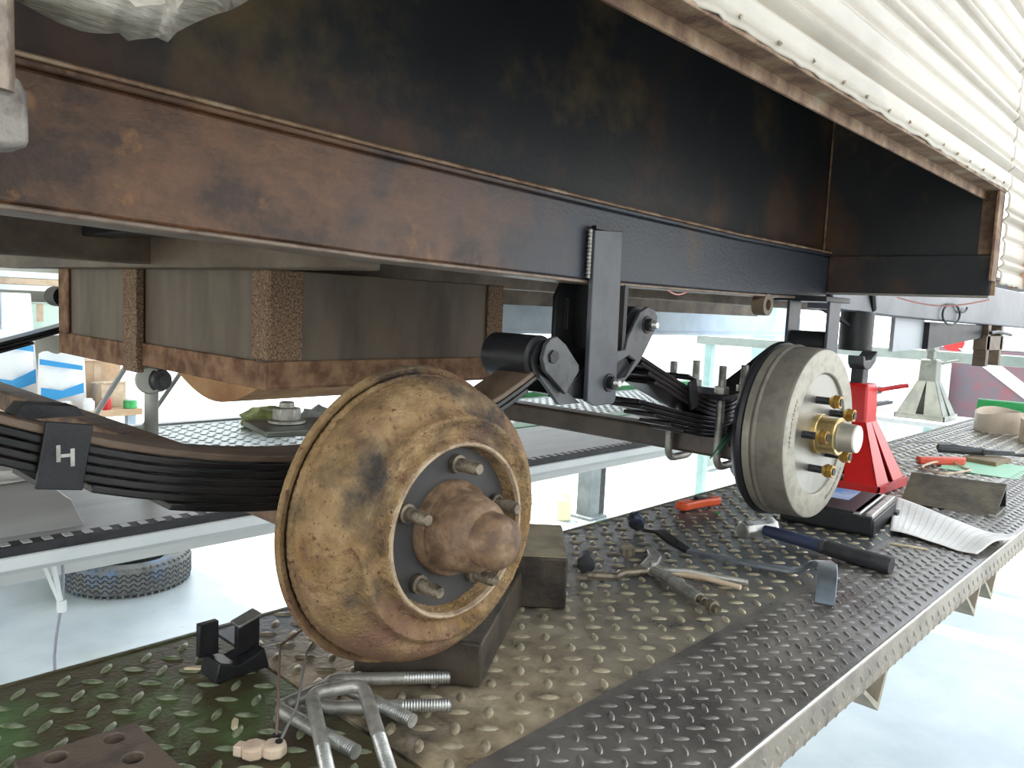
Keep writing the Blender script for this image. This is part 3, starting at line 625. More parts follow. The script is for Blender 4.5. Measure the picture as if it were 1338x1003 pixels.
# axle stands
tb = thing('steel_table', 'white steel table under the pale grey stand beyond the lift', 'table', (5.0, 1.4, 0))
obj('table_top', G().b2(4.75, 5.25, 1.12, 1.95, 1.07, 1.10), WHITE, tb, bevel=.004)
for x in (4.78, 5.19):
    for y in (1.62, 1.90): obj('leg', G().b2(x, x + .03, y, y + .03, 0, 1.07), WHITE, tb)
MG = mat('stand_grey', (.17, .18, .155), (.24, .25, .215), scale=12, rough=.45)
def axle_stand(label, x, y, z, MP, MS, rz=0):
    jk = thing('axle_stand', label, 'stand', (x, y, z), rz)
    base = .098; colw = .036; z1 = .150; z2 = .238
    for sx in (-1, 1):
        for sy in (-1, 1):
            def c(w, z, i): return (sx * w * i[0], sy * w * i[1], z)
            g = G()
            for (ux, uy) in ((1, 0), (0, 1)):
                # one flange of the leg in each of two faces
                A = Vector((sx * base, sy * base, .0)); Bv = Vector((sx * colw, sy * colw, z1))
                A2 = A - Vector((sx * .080 * ux, sy * .080 * uy, 0)); B2 = Bv - Vector((sx * .035 * ux, sy * .035 * uy, 0))
                nrm = Vector((0, -sy * .0035, 0)) if ux else Vector((-sx * .0035, 0, 0))
                g.add([A, A2, B2, Bv, A + nrm, A2 + nrm, B2 + nrm, Bv + nrm], [(0, 1, 2, 3), (7, 6, 5, 4), (0, 4, 5, 1), (1, 5, 6, 2), (2, 6, 7, 3), (3, 7, 4, 0)])
            obj('leg', g, MP, jk, local=True, smooth=False)
    obj('base_frame', G().b2(-base, base, -base, -base + .004, 0, .020).b2(-base, base, base - .004, base, 0, .020).b2(-base, -base + .004, -base, base, 0, .020).b2(base - .004, base, -base, base, 0, .020), MP, jk, local=True)
    obj('column', G().lathe([(z1 - .004, colw * 1.42), (z2 - .012, colw * 1.32), (z2, colw * 1.24)], (0, 0, 0), (0, 0, 1), 4, False, True), MP, jk, local=True, bevel=.006, seg=3)
    obj('stamped_ring', G().lathe([(0, .011), (.001, .012), (.001, .0135), (0, .0145)], (-colw * .93, 0, .205), (-1, 0, 0), 20), MP, jk, local=True)
    obj('ratchet_post', G().b2(-.018, .018, -.014, .014, .10, .272), MS, jk, bevel=.002, local=True)
    obj('saddle', G().prism([(-.036, .302), (-.032, .282), (-.018, .270), (.018, .270), (.046, .286), (.056, .312), (.047, .306), (.020, .292), (-.018, .290), (-.028, .300)], 'Y', -.018, .018), MS, jk, bevel=.002, local=True)
    hl = obj('lever', G().tube([(.028, -.035, .222), (.055, -.075, .234), (.062, -.090, .237)], .0052, 10), MP, jk, local=True)
    obj('lever_pivot', G().cyl((.020, -.02, .218), (.040, -.036, .222), .009, .009, 14), STEEL, jk, local=True)
    return jk
axle_stand('red axle stand behind the new drum', 1.905, .665, ZD + .0025, RED, GREYP)
axle_stand('pale grey axle stand on a bench beyond the lift, behind the red stand', 4.95, 1.34, 1.102, MG, MG).scale = (1.35, 1.35, 1.42)

# sheet of paper with printed table
ps = thing('paper_sheet', 'curled white printed sheet lying over the lift edge', 'paper', (1.62, .41, ZD + .003))
E4 = [(1.505, .448), (1.80, .530), (1.630, .272), (1.470, .300)]
def pw(u, v):
    p = (Vector(E4[0]) * (1 - u) + Vector(E4[1]) * u) * (1 - v) + (Vector(E4[3]) * (1 - u) + Vector(E4[2]) * u) * v
    z = ZD + .0045 + .006 * (1 + math.sin(u * 7 + v * 5)) * (.35 + .65 * abs(v - .45)) + .012 * max(0, v - .8) * 5 * (0.3 + .7 * u)
    return Vector((p.x, p.y, z))
N = 24; vs = [pw(i / N, j / N) for i in range(N + 1) for j in range(N + 1)]
o = obj('sheet', G().add(vs, [(i * (N + 1) + j, i * (N + 1) + j + 1, (i + 1) * (N + 1) + j + 1, (i + 1) * (N + 1) + j) for i in range(N) for j in range(N)]), PAPER, ps)
md = o.modifiers.new('s', 'SOLIDIFY'); md.thickness = .0005
g = G()
for k in range(13):
    v = .08 + k * .066; row = []
    for i in range(19):
        a = pw(.06 + .88 * i / 18, v); b = pw(.06 + .88 * i / 18, v + .006); row += [a + Vector((0, 0, .0007)), b + Vector((0, 0, .0007))]
    g.add(row, [(2 * i, 2 * i + 1, 2 * i + 3, 2 * i + 2) for i in range(18)])
obj('printed_lines', g, mat('faint_print', (.60, .57, .55), rough=.8), o)

# folded angle-iron offcut standing like a tent
ai = thing('angle_offcut', 'dark brown folded steel offcut standing behind the paper', 'steel offcut', (1.92, .46, ZD + .0025))
p0 = Vector((1.800, .520, 0)) - Vector((1.92, .46, 0)); p1 = Vector((1.812, .345, 0)) - Vector((1.92, .46, 0)); q1 = Vector((1.935, .350, 0)) - Vector((1.92, .46, 0)); q0 = Vector((1.93, .535, 0)) - Vector((1.92, .46, 0))
r0 = (p0 + q0) / 2 + Vector((.02, 0, .052)); r1 = (p1 + q1) / 2 + Vector((.03, 0, .056)); t_ = Vector((0, 0, .004)); tx_ = Vector((.005, 0, 0))
obj('front_leg', G().add([p0, p1, r1, r0, p0 + tx_, p1 + tx_, r1 + tx_ - t_, r0 + tx_ - t_], [(0, 1, 2, 3), (7, 6, 5, 4), (0, 4, 5, 1), (1, 5, 6, 2), (2, 6, 7, 3), (3, 7, 4, 0)]), mat('offcut_brown', (.05, .038, .025), (.11, .085, .055), scale=18, rough=.45, bump=.3), ai, local=True, smooth=False)
obj('back_leg', G().add([q0, q1, r1, r0, q0 - tx_, q1 - tx_, r1 - tx_ - t_, r0 - tx_ - t_], [(0, 1, 2, 3), (7, 6, 5, 4), (0, 4, 5, 1), (1, 5, 6, 2), (2, 6, 7, 3), (3, 7, 4, 0)]), BLK, ai, local=True, smooth=False)
obj('floor_strip', G().add([p1, q1, q1 + t_, p1 + t_, p1 + Vector((0, .012, 0)), q1 + Vector((0, .012, 0)), q1 + Vector((0, .012, .004)), p1 + Vector((0, .012, .004))], [(0, 1, 2, 3), (7, 6, 5, 4), (0, 4, 5, 1), (1, 5, 6, 2), (2, 6, 7, 3), (3, 7, 4, 0)]), STEEL, ai, local=True)

# club hammer
hm = thing('hammer', 'club hammer with steel head and dark blue handle', 'hammer', (1.272, .590, ZD + .0025), math.atan2(.378 - .590, 1.262 - 1.272))
obj('head', G().lathe([(-.036, .0135), (-.033, .0165), (-.022, .0172), (-.012, .0150), (.012, .0150), (.022, .0172), (.033, .0165), (.036, .0135)], (0, 0, .018), (.30, 1, 0), 8, True, True), STEEL, hm, bevel=.0015, local=True)
hd = obj('handle', G().lathe([(.012, .0085), (.03, .0100), (.10, .0105), (.112, .0115)], (0, 0, .018), (1, 0, -.03), 20, True, True), NAVY, hm, local=True)
obj('grip', G().lathe([(.110, .0115), (.115, .0125), (.119, .0112), (.123, .0128), (.16, .0135), (.20, .0135), (.216, .0145), (.222, .0130)], (0, 0, .018), (1, 0, -.03), 20, True, True), RUBBER, hd, local=True, label='black rubber grip')

# brake lever / pry bar with hooked end
pb = thing('pry_bar', 'flat steel bar with hooked end lying on the lift', 'tool', (1.09, .57, ZD + .0025))
cp = [(1.120, .715, .012), (1.104, .680, .020), (1.088, .645, .014), (1.086, .615, .007), (1.098, .565, .006), (1.113, .51, .006), (1.128, .468, .006), (1.134, .450, .012), (1.131, .434, .026), (1.118, .417, .034), (1.100, .404, .036), (1.072, .393, .031), (1.052, .386, .018), (1.043, .383, .0)]
vs = []; fs_ = []
wd = [.010, .011, .011, .009, .008, .008, .008, .009, .010, .0115, .0125, .013, .013, .013]
for i, p in enumerate(cp):
    a = Vector(cp[max(i - 1, 0)]); b = Vector(cp[min(i + 1, len(cp) - 1)]); t = (b - a).normalized(); hz = Vector((t.x, t.y, 0))
    if hz.length < .15: hz = Vector((-.6, -.5, 0))
    sd = Vector((0, 0, 1)).cross(hz.normalized()); nn = t.cross(sd).normalized() * .0028; p = Vector(p) + Vector((0, 0, ZD + .004)); sd *= wd[i]
    vs += [p - sd - nn, p + sd - nn, p + sd + nn, p - sd + nn]
for i in range(len(cp) - 1):
    for k in range(4): fs_.append((i * 4 + k, i * 4 + (k + 1) % 4, i * 4 + 4 + (k + 1) % 4, i * 4 + 4 + k))
fs_ += [(0, 1, 2, 3), tuple(len(vs) - 4 + k for k in (3, 2, 1, 0))]
BAR = mat('bar_steel', (.15, .17, .20), (.26, .28, .31), scale=12, rough=.3, metal=.8)
obj('bar', G().add(vs[4 * 3:], [tuple(i - 12 for i in f) for f in fs_ if min(f) >= 12] + [(0, 1, 2, 3)]), BAR, pb, bevel=.0008)
obj('flared_tip', G().add(vs[:16], [f for f in fs_ if max(f) < 16] + [(12, 13, 14, 15)]), BLK, pb, bevel=.0008, label='black flared tip')
# black ribbed plug at the tip
pg = thing('ribbed_plug', 'black ribbed plastic plug beside the flared bar tip', 'plug', (1.135, .745, ZD + .0025))
obj('body', G().lathe([(0, .010), (.004, .014), (.016, .014), (.022, .009)], (0, 0, .014), (.5, .6, .25), 16, True, True), NAVY, pg, local=True)
g = G()
for k in range(7):
    a = 2 * PI * k / 7; g.box((.004 + .013 * math.cos(a), .004 + .013 * math.sin(a) * .5, .018 + .011 * math.sin(a)), (.007, .012, .007), rz=a)
obj('rib', g, BLK, pg, local=True, kind='stuff')
obj('ring', G().lathe([(.006, .0145), (.009, .0145)], (0, 0, .014), (.5, .6, .25), 20), ZINC, pg, local=True)

# locking C-clamp pliers
lp = thing('locking_clamp', 'chrome locking clamp pliers with curved jaw and screw end', 'pliers', (.95, .57, ZD + .0025))
def wp(x, y, z): return Vector((x, y, ZD + z))
obj('body_handle', G().tube([wp(.965, .598, .010), wp(.945, .56, .012), wp(.915, .497, .010)], .0082, 10), ZINC, lp)
obj('lower_handle', G().tube([wp(.975, .600, .008), (1.0, .565, ZD + .010), (1.015, .53, ZD + .008), (1.035, .488, ZD + .007)], .0050, 8), ZINC, lp)
obj('adjusting_screw', G().lathe([(0, .0060), (.010, .0060), (.0105, .0045), (.022, .0045), (.0225, .0080), (.032, .0080), (.0325, .0055), (.040, .0050)], (.915, .497, ZD + .010), (-.42, -.90, 0), 16, True, True), STUD, lp)
obj('jaw', G().prism([(.955, .602), (.985, .607), (1.020, .622), (1.048, .655), (1.036, .662), (1.010, .638), (.972, .625), (.950, .618)], 'Z', ZD + .006, ZD + .015), STEEL, lp, bevel=.0015)
obj('jaw', G().tube([wp(.953, .605, .010), wp(.920, .622, .010), wp(.898, .620, .010), wp(.870, .648, .011)], .0055, 8), STUD, lp)
obj('swivel_pad', G().cyl((1.000, .668, ZD + .014), (1.010, .682, ZD + .014), .0105, .0105, 18).cyl((1.036, .656, ZD + .011), (1.006, .673, ZD + .013), .0042, .0042, 10), STUD, lp)
obj('pivot', G().cyl((.965, .603, ZD + .003), (.965, .603, ZD + .022), .0055, .0055, 12), STEEL, lp)
# slim tongs partly under it
tg = thing('slip_pliers', 'thin tan handled pliers beneath the locking clamp', 'pliers', (1.0, .54, ZD + .0025))
obj('handle', G().tube([wp(.985, .585, .006), wp(1.005, .54, .006), wp(1.010, .487, .006)], .0038, 8), TAN, tg)
obj('jaw', G().tube([wp(.985, .585, .006), wp(.972, .608, .006)], .0045, 8), ZINC, tg)
tag(obj('hose_end', G().lathe([(0, .006), (.001, .013), (.030, .013), (.032, .010)], (.893, .668, ZD + .0155), (.8, .6, 0), 24, True, True), RUBBER, bevel=.001, origin=(.893, .668, ZD)), 'short black rubber tube end behind the tan topped block', 'hose')

# orange snap knife
kn = thing('utility_knife', 'orange utility knife lying on the lift left of the grey drum', 'knife', (1.385, .770, ZD + .0025), math.atan2(-.022, .110))
obj('body', G().prism([(-.058, -.010), (-.050, -.016), (-.02, -.013), (.01, -.010), (.045, -.014), (.058, -.010), (.060, .008), (.045, .013), (-.045, .013), (-.058, .008)], 'Z', 0, .016), ORANGE, kn, bevel=.004, seg=3, local=True)
obj('slider', G().b2(-.008, .012, -.006, .006, .0155, .0205), BLK, kn, bevel=.0015, local=True)
obj('blade_slot', G().b2(-.020, .038, -.0055, .0055, .0150, .0168), BLK, kn, bevel=.001, local=True)

# loose u-bolts
def loose_ubolt(label, loc, rot, w=.076, h=.125, r=.0062):
    t = thing('u_bolt', label, 'u-bolt', loc, group='loose u-bolts beside the old drum')
    R = rot; pts = [R @ Vector(p) for p in ubolt_mesh(w, h - .045, r, .011)]
    obj('shank', G().tube(pts, r, 12), ZINC, t, local=True)
    for sx in (-w / 2, w / 2):
        p = R @ Vector((sx, 0, -(h - .046))); d = R @ Vector((0, 0, -1))
        obj('thread', G().lathe([(i * .0013, (r if i % 2 else r * .88)) for i in range(36)], p, d, 16, True, True), STEEL, t, local=True)
    return t
def frame(dx, up):   # bridge direction dx, leg direction = -Z -> given
    z = -Vector(up).normalized(); x = Vector(dx); x = (x - z * x.dot(z)).normalized(); y = z.cross(x); return Matrix((x, y, z)).transposed()
zb = ZD + .0025
loose_ubolt('lying u-bolt with threads pointing right, nearest the black block', (.412, .604, zb + .0075), frame((.35, 1, .04), (.70, -.62, .02)), w=.050, h=.118)
loose_ubolt('lying u-bolt underneath, its legs pointing right and towards the lift edge', (.397, .612, zb + .008), frame((1, -.06, 0), (.10, -1, .0)), w=.066, h=.106)
loose_ubolt('u-bolt leaning over the other two, legs towards the camera', (.404, .574, zb + .026), frame((.93, -.32, .05), (-.45, -.95, -.15)), w=.046, h=.120)

# small black vee clip and its ring
cb = thing('spring_clip', 'black folded metal clip standing at the lift edge', 'clip', (.382, .730, zb))
obj('foot', G().prism([(-.030, 0), (-.026, .020), (-.006, .012), (.010, .016), (.022, .022), (.028, 0)], 'Y', -.030, .004), BLK, cb, bevel=.0015, local=True)
obj('upright', G().prism([(-.034, .018), (-.034, .052), (-.014, .052), (-.014, .018)], 'Y', -.004, .004), BLK, cb, bevel=.001, local=True)
obj('upright', G().prism([(.000, .014), (.000, .044), (.024, .052), (.024, .020)], 'Y', -.016, -.008), BLK, cb, bevel=.001, local=True)
obj('tab', G().box((.012, -.010, .0495), (.026, .018, .003), rot=Matrix.Rotation(-.3, 3, 'Y')), STEEL, cb, bevel=.0006, local=True, label='bright bent tab')
# drilled plate
dp = thing('drilled_plate', 'thick brown steel plate with four drilled holes at the lower left', 'plate', (.215, .615, zb))
P4 = [(.172, .668), (.262, .664), (.262, .555), (.165, .545)]
def hole_(cx, cy, r=.0085): return [(cx + r * math.cos(i * PI / 8), cy + r * math.sin(i * PI / 8)) for i in range(16)]
obj('plate', G().prism(P4, 'Z', zb, zb + .010, [hole_(.197, .652), hole_(.240, .650), hole_(.199, .618), hole_(.240, .612)]), PLATE, dp, bevel=.001)
# ceramic connector with two wires up to the drum
cw = thing('wire_connector', 'terracotta coloured wire connector with two brown leads', 'connector', (.328, .562, zb))
for (x, y) in ((.318, .566), (.331, .556)):
    obj('block', G().lathe([(0, .0085), (.002, .0105), (.009, .0105), (.011, .008)], (x, y, zb), (0, 0, 1), 8, True, True).box((x - .007, y + .009, zb + .005), (.010, .008, .009), rz=.5), TERRA, cw, bevel=.001)
obj('terminal', G().cyl((.334, .554, zb + .0108), (.334, .554, zb + .0125), .003), BLK, cw)
obj('terminal', G().cyl((.337, .564, zb + .010), (.337, .564, zb + .0125), .003), BLK, cw)
obj('lead', G().tube([(.337, .563, zb + .011), (.348, .580, zb + .030), (.385, .64, zb + .05), (.43, .66, zb + .052), (.455, .64, zb + .050)], .0013, 6), mat('brown_lead', (.14, .09, .07), rough=.5), cw)
obj('lead', G().tube([(.336, .555, zb + .011), (.360, .570, zb + .026), (.40, .618, zb + .046), (.44, .65, zb + .052), (.46, .63, zb + .050)], .0013, 6), WIREG, cw)
# straws, chips
random.seed(21)
for (x, y, a, L_, lab) in ((.360, .738, .9, .040, 'pale straw beside the black clip'), (.330, .620, -.6, .018, 'tiny pale splinter between clip and u-bolts'), (1.44, .395, .25, .060, 'thin pale wood stick between hammer and paper'), (1.37, .720, .4, .010, 'small dark green chip left of the orange knife')):
    tag(obj('wood_splinter', G().prism([(-L_ / 2, -.0016), (-L_ * .2, -.0030), (L_ * .3, -.0026), (L_ / 2, -.0005), (L_ * .3, .0028), (-L_ * .3, .0024)], 'Z', 0, .0025).xf(Matrix.Rotation(a - PI / 2, 3, 'Z')), WOOD if 'green' not in lab else GREEN, origin=(x, y, zb), local=True), lab, 'splinter')

# tools at the far end
sk = thing('utility_knife', 'red handled knife lying among wires at the far end', 'knife', (2.39, .595, zb), math.atan2(-.07, .09))
obj('handle', G().prism([(-.075, -.012), (.06, -.014), (.075, 0), (.06, .014), (-.075, .009)], 'Z', 0, .020), mat('red_handle', (.62, .09, .05), rough=.4), sk, bevel=.004, local=True)
obj('blade', G().b2(-.15, -.073, -.006, .006, .007, .010), STEEL, sk, local=True)
tag(obj('wood_scrap', G().prism([(-.07, -.045), (.06, -.055), (.075, .03), (-.05, .045)], 'Z', 0, .012), mat('dark_wood', (.20, .14, .08), (.28, .2, .12), scale=14, rough=.6), origin=(2.56, .53, zb), local=True, bevel=.001), 'small square of dark wood under the black pliers', 'wood scrap')
pk = thing('pliers', 'black handled pliers resting on the dark wood square', 'pliers', (2.60, .52, zb + .013), math.atan2(-.09, .06))
obj('handle', G().tube([(-.02, .0, .010), (-.10, .020, .012), (-.14, .014, .012)], .010, 8).tube([(-.02, .0, .010), (-.10, -.022, .012), (-.15, -.020, .012)], .010, 8), RUBBER, pk, local=True)
obj('jaw', G().prism([(-.03, -.014), (.01, -.014), (.06, -.005), (.06, .005), (.01, .014), (-.03, .014)], 'Z', .004, .018), GREYP, pk, bevel=.002, local=True)
fl = thing('screwdriver', 'brown handled file at the right edge of the lift end', 'file', (2.72, .40, zb), math.atan2(-.10, .05))
obj('handle', G().lathe([(0, .006), (.01, .014), (.05, .016), (.11, .012)], (0, 0, .016), (1, 0, 0), 14, True, True), mat('brown_handle', (.16, .08, .05), rough=.5), fl, local=True)
obj('shaft', G().cyl((-.10, 0, .014), (.01, 0, .016), .0045, .006), GREYP, fl, local=True)
tag(obj('wire_coil', G().tube([(2.30 + .10 * math.cos(t) + .02 * math.sin(3 * t), .56 + .05 * math.sin(t), zb + .006 + .003 * math.sin(2 * t)) for t in [i * PI / 12 for i in range(30)]], .003, 6), TAN, origin=(2.30, .56, zb)), 'tan wire coil around the red handled knife', 'wire')
tag(obj('cable', G().tube([(2.15, .70, zb + .004), (2.3, .74, zb + .02), (2.5, .73, zb + .03), (2.7, .66, zb + .02), (2.75, .60, zb + .004)], .0022, 6), WIREG, origin=(2.4, .7, zb)), 'thin dark wire arching over the bright far deck', 'wire')
tag(obj('cable', G().tube([(2.05, .66, zb + .004), (2.12, .69, zb + .05), (2.18, .68, zb + .03), (2.24, .68, zb + .004)], .0018, 6), WIREG, origin=(2.2, .66, zb)), 'thin grey wire right of the red stand', 'wire')
tag(obj('green_card', G().prism([(-.11, -.12), (.14, -.10), (.10, .10), (-.12, .06)], 'Z', 0, .002), mat('mint_card', (.35, .62, .42), rough=.6), origin=(2.44, .52, zb - .0015), local=True), 'mint green card under the wood square and knife', 'card')
# looped tan straps and a green roll
def loop(cx, cy, rx, ry, w, m, label, name='strap_loop'):
    P_ = [(cx + rx * math.cos(t), cy + ry * math.sin(t)) for t in [i * PI / 20 for i in range(40)]]
    V = []; F = []
    for i, (x, y) in enumerate(P_):
        zt_ = zb + w * (1 + .12 * math.sin(i / 40 * 4 * PI))
        k = 1 - .006 / rx
        V += [(x, y, zb), (x, y, zt_), (cx + (x - cx) * k, cy + (y - cy) * k, zt_), (cx + (x - cx) * k, cy + (y - cy) * k, zb)]
    n = len(P_)
    for i in range(n):
        j = (i + 1) % n
        for k in range(4): F.append((i * 4 + k, i * 4 + (k + 1) % 4, j * 4 + (k + 1) % 4, j * 4 + k))
    return tag(obj(name, G().add(V, F), m, origin=(cx, cy, zb)), label, 'strap')
loop(3.22, .47, .13, .095, .085, TAN, 'front tan leather strap loop on the far deck end')
loop(3.42, .66, .13, .09, .070, mat('pale_strap', (.58, .47, .36), (.66, .55, .44), scale=20, rough=.6), 'rear pale strap loop with green inside')
tag(obj('green_roll', G().lathe([(0, .0), (0, .045), (.26, .045), (.26, 0)], (3.67, .80, zb + .046), (.1, -1, 0), 28), GREEN, origin=(3.67, .7, zb)), 'bright green roll lying behind the strap loops', 'roll')

# ================================================================== THINGS ON THE FAR RUNWAY
ff = thing('lamp_stand', 'pale grey post with round capped head below the storage box', 'stand', (.60, 1.45, 1.276))
obj('post', G().lathe([(0, .012), (.172, .012)], (.601, 1.45, 1.290), (0, 0, 1), 16, True, True).b2(.572, .63, 1.42, 1.48, 1.276, 1.292), LGREY, ff)
obj('head', G().lathe([(-.022, .020), (-.018, .026), (.020, .026), (.026, .022)], (.601, 1.45, 1.469), (-.45, -.9, 0), 24, True, True), LGREY, ff)
obj('cap', G().lathe([(.024, .022), (.026, .019), (.034, .018), (.035, .010), (.040, .010)], (.601, 1.45, 1.469), (.2, -1, 0), 24, False, True), GREYP, ff)
obj('tip', G().cyl((.601, 1.45, 1.494), (.601, 1.45, 1.510), .006), STEEL, ff)
random.seed(4)
def blob(name, label, cat, x, y, z, r, m, sq=(1, 1, .5)):
    bm = bmesh.new(); bmesh.ops.create_icosphere(bm, subdivisions=3, radius=1)
    ph = [random.uniform(0, 6) for _ in range(6)]
    for v in bm.verts:
        c = v.co; k = 1 + .16 * math.sin(c.x * 5 + ph[0]) * math.sin(c.y * 6 + ph[1]) + .10 * math.sin(c.z * 9 + ph[2] + c.x * 4) + .06 * math.sin(c.y * 15 + ph[3])
        c *= k * r; c.x *= sq[0]; c.y *= sq[1]; c.z *= sq[2]
        if c.z < -r * sq[2] * .62: c.z = -r * sq[2] * .62
    bm.verts.index_update(); g = G().add([v.co.copy() for v in bm.verts], [tuple(v.index for v in f.verts) for f in bm.faces]); bm.free()
    return tag(obj(name, g, m, origin=(x, y, z + r * sq[2] * .62), local=True), label, cat)
blob('cloth', 'khaki green bunched cloth on the far runway', 'cloth', 1.19, 2.06, 1.252, .065, KHAKI, (1.2, 1, .55))
blob('cloth', 'grey rolled rag beside the khaki cloth', 'cloth', 1.33, 2.02, 1.254, .045, mat('grey_rag', (.30, .30, .28), (.42, .42, .4), scale=20, rough=.85), (1, 1, .7))
blob('rag', 'small pale rag at the left of the far runway', 'rag', .44, 1.72, 1.252, .07, mat('pale_rag', (.50, .52, .42), (.66, .66, .58), scale=14, rough=.85), (1.4, 1, .22))
blob('rag', 'crumpled grey sheet along the runway below the spring', 'rag', .36, 1.46, 1.312, .05, mat('crumpled_sheet', (.50, .50, .47), (.66, .66, .62), scale=10, rough=.8), (2.0, .9, .30))
# bench with clutter behind the far runway
bn = thing('workbench', 'low workbench against the back wall with clutter', 'bench', (1.3, 5.0, 0))
obj('bench_top', G().b2(.3, 2.0, 4.95, 5.6, .86, .90), CARD, bn, bevel=.004)
for x in (.35, 1.93):
    for y in (5.0, 5.53): obj('leg', G().b2(x, x + .05, y, y + .05, 0, .86), BLUEP, bn)
def sack(label, x, y, z, w, h, a, m1):
    t = thing('paper_sack', label, 'sack', (x, y, z), a)
    g = G(); n = 10; V = []
    for i in range(n + 1):
        for j in range(n + 1):
            u = i / n - .5; v = j / n; V.append((u * w * (1 - .1 * v), -.06 * math.cos(u * PI) * math.sin(PI * min(1, v * 1.1 + .05)) - .004, v * h + .01 * math.sin(u * 14)))
    nb = len(V); V += [(p[0], -p[1], p[2]) for p in V]
    F = [(i * (n + 1) + j, i * (n + 1) + j + 1, (i + 1) * (n + 1) + j + 1, (i + 1) * (n + 1) + j) for i in range(n) for j in range(n)]
    F += [tuple(nb + k for k in f[::-1]) for f in F]
    obj('bag', g.add(V, F), WHITE, t, local=True)
    obj('printed_band', G().prism([(-w * .42, h * .12), (w * .42, h * .30), (w * .42, h * .48), (0, h * .34), (-w * .42, h * .40)], 'Y', -.075, -.066), m1, t, local=True)
    obj('printed_band', G().prism([(-w * .44, h * .80), (w * .40, h * .70), (w * .40, h * .78), (-w * .44, h * .90)], 'Y', -.062, -.054), m1, t, local=True)
    return t
sack('white and blue sack leaning left on the bench', 1.37, 5.32, .907, .30, .46, .12, BAGB)
sack('white and blue sack standing right of the leaning one', 1.60, 5.12, .905, .26, .33, -.25, BAGB)
def carton(label, x, y, z, dx, dy, dz, m, rz=0):
    t = thing('carton', label, 'box', (x, y, z), rz)
    obj('body', G().box((0, 0, dz / 2), (dx, dy, dz)), m, t, bevel=.004, local=True)
    obj('flap', G().box((0, -dy / 2 + .01, dz + .004), (dx * .96, .05, .006)), m, t, local=True)
    obj('tape', G().b2(-.02, .02, -dy / 2 - .001, dy / 2 + .001, dz * .3, dz + .0015), TAN, t, local=True)
carton('brown carton on the bench under the storage box', 1.84, 5.36, .90, .28, .24, .27, CARD)
carton('tan carton further along the bench', 1.86, 5.12, .90, .16, .12, .15, TAN, .2)
carton('pale mint crate stacked on the wall shelf', 1.68, 5.93, 1.336, .28, .3, .17, mat('mint_crate', (.55, .70, .60), (.62, .76, .66), scale=9, rough=.6))
sh_ = thing('wall_shelf', 'white shelving with a pale panel on the back wall', 'shelf', (1.5, 6.0, 0))
for z in (.55, 1.30, 1.585): obj('shelf_board', G().b2(.9, 2.0, 5.75, 6.15, z, z + .035), WHITE, sh_, bevel=.003)
for x in (.9, 1.96): obj('upright', G().b2(x, x + .04, 5.75, 6.15, 0, 2.2), LGREY, sh_)
for i, (z, m, lb) in enumerate(((1.622, TAN, 'cream plank stack, lowest on the top shelf'), (1.665, WHITE, 'white plank lying on the cream one on the top shelf'))):
    tag(obj('plank', G().b2(1.30, 1.95, 5.76, 5.98, z, z + .04), m, origin=(1.5, 5.85, z), bevel=.003), lb, 'plank')
tag(obj('post', G().b2(1.25, 1.375, 5.64, 5.72, 0, 2.6), mat('bright_blue', (.03, .25, .75), rough=.4), origin=(1.31, 5.68, 0), bevel=.004), 'bright blue upright post at the far left', 'post')
tag(obj('door_panel', G().prism([(1.42, .9), (1.62, .9), (1.58, 1.57), (1.42, 1.57)], 'Y', 5.61, 5.64), WHITE, origin=(1.5, 5.62, .9), bevel=.003), 'leaning white panel beside the blue post', 'panel')
for i, (x, y, m, r, h, lb) in enumerate(((1.80, 4.985, RED, .028, .07, 'red can among the bench clutter'), (1.94, 4.99, GREEN, .04, .05, 'green tub near the grey post'), (1.71, 5.16, BAGB, .025, .20, 'blue bottle before the brown carton'), (1.70, 4.99, WHITE, .035, .06, 'white tub in the bench clutter'), (1.58, 4.99, TAN, .035, .05, 'tan tin at the left of the bench'))):
    t = thing('tin', lb, 'container', (x, y, .90)); obj('body', G().lathe([(0, r * .9), (.005, r), (h - .01, r), (h, r * .9)], (0, 0, 0), (0, 0, 1), 20, True, True), m, t, local=True)
    obj('lid', G().cyl((0, 0, h), (0, 0, h + .012), r * .7, r * .65), WHITE, t, local=True)
# steel braces seen beneath the box
tag(obj('brace', G().tube([(.84, 2.1, 1.258), (.99, 2.1, 1.47)], .006, 8), LGREY, origin=(.9, 2.1, 1.25)), 'thin pale diagonal brace right, under the box', 'brace')
tag(obj('brace', G().tube([(.70, 2.1, 1.259), (.83, 2.1, 1.47)], .007, 8), WHITE, origin=(.7, 2.1, 1.25)), 'thin white diagonal brace left, beside the sacks', 'brace')

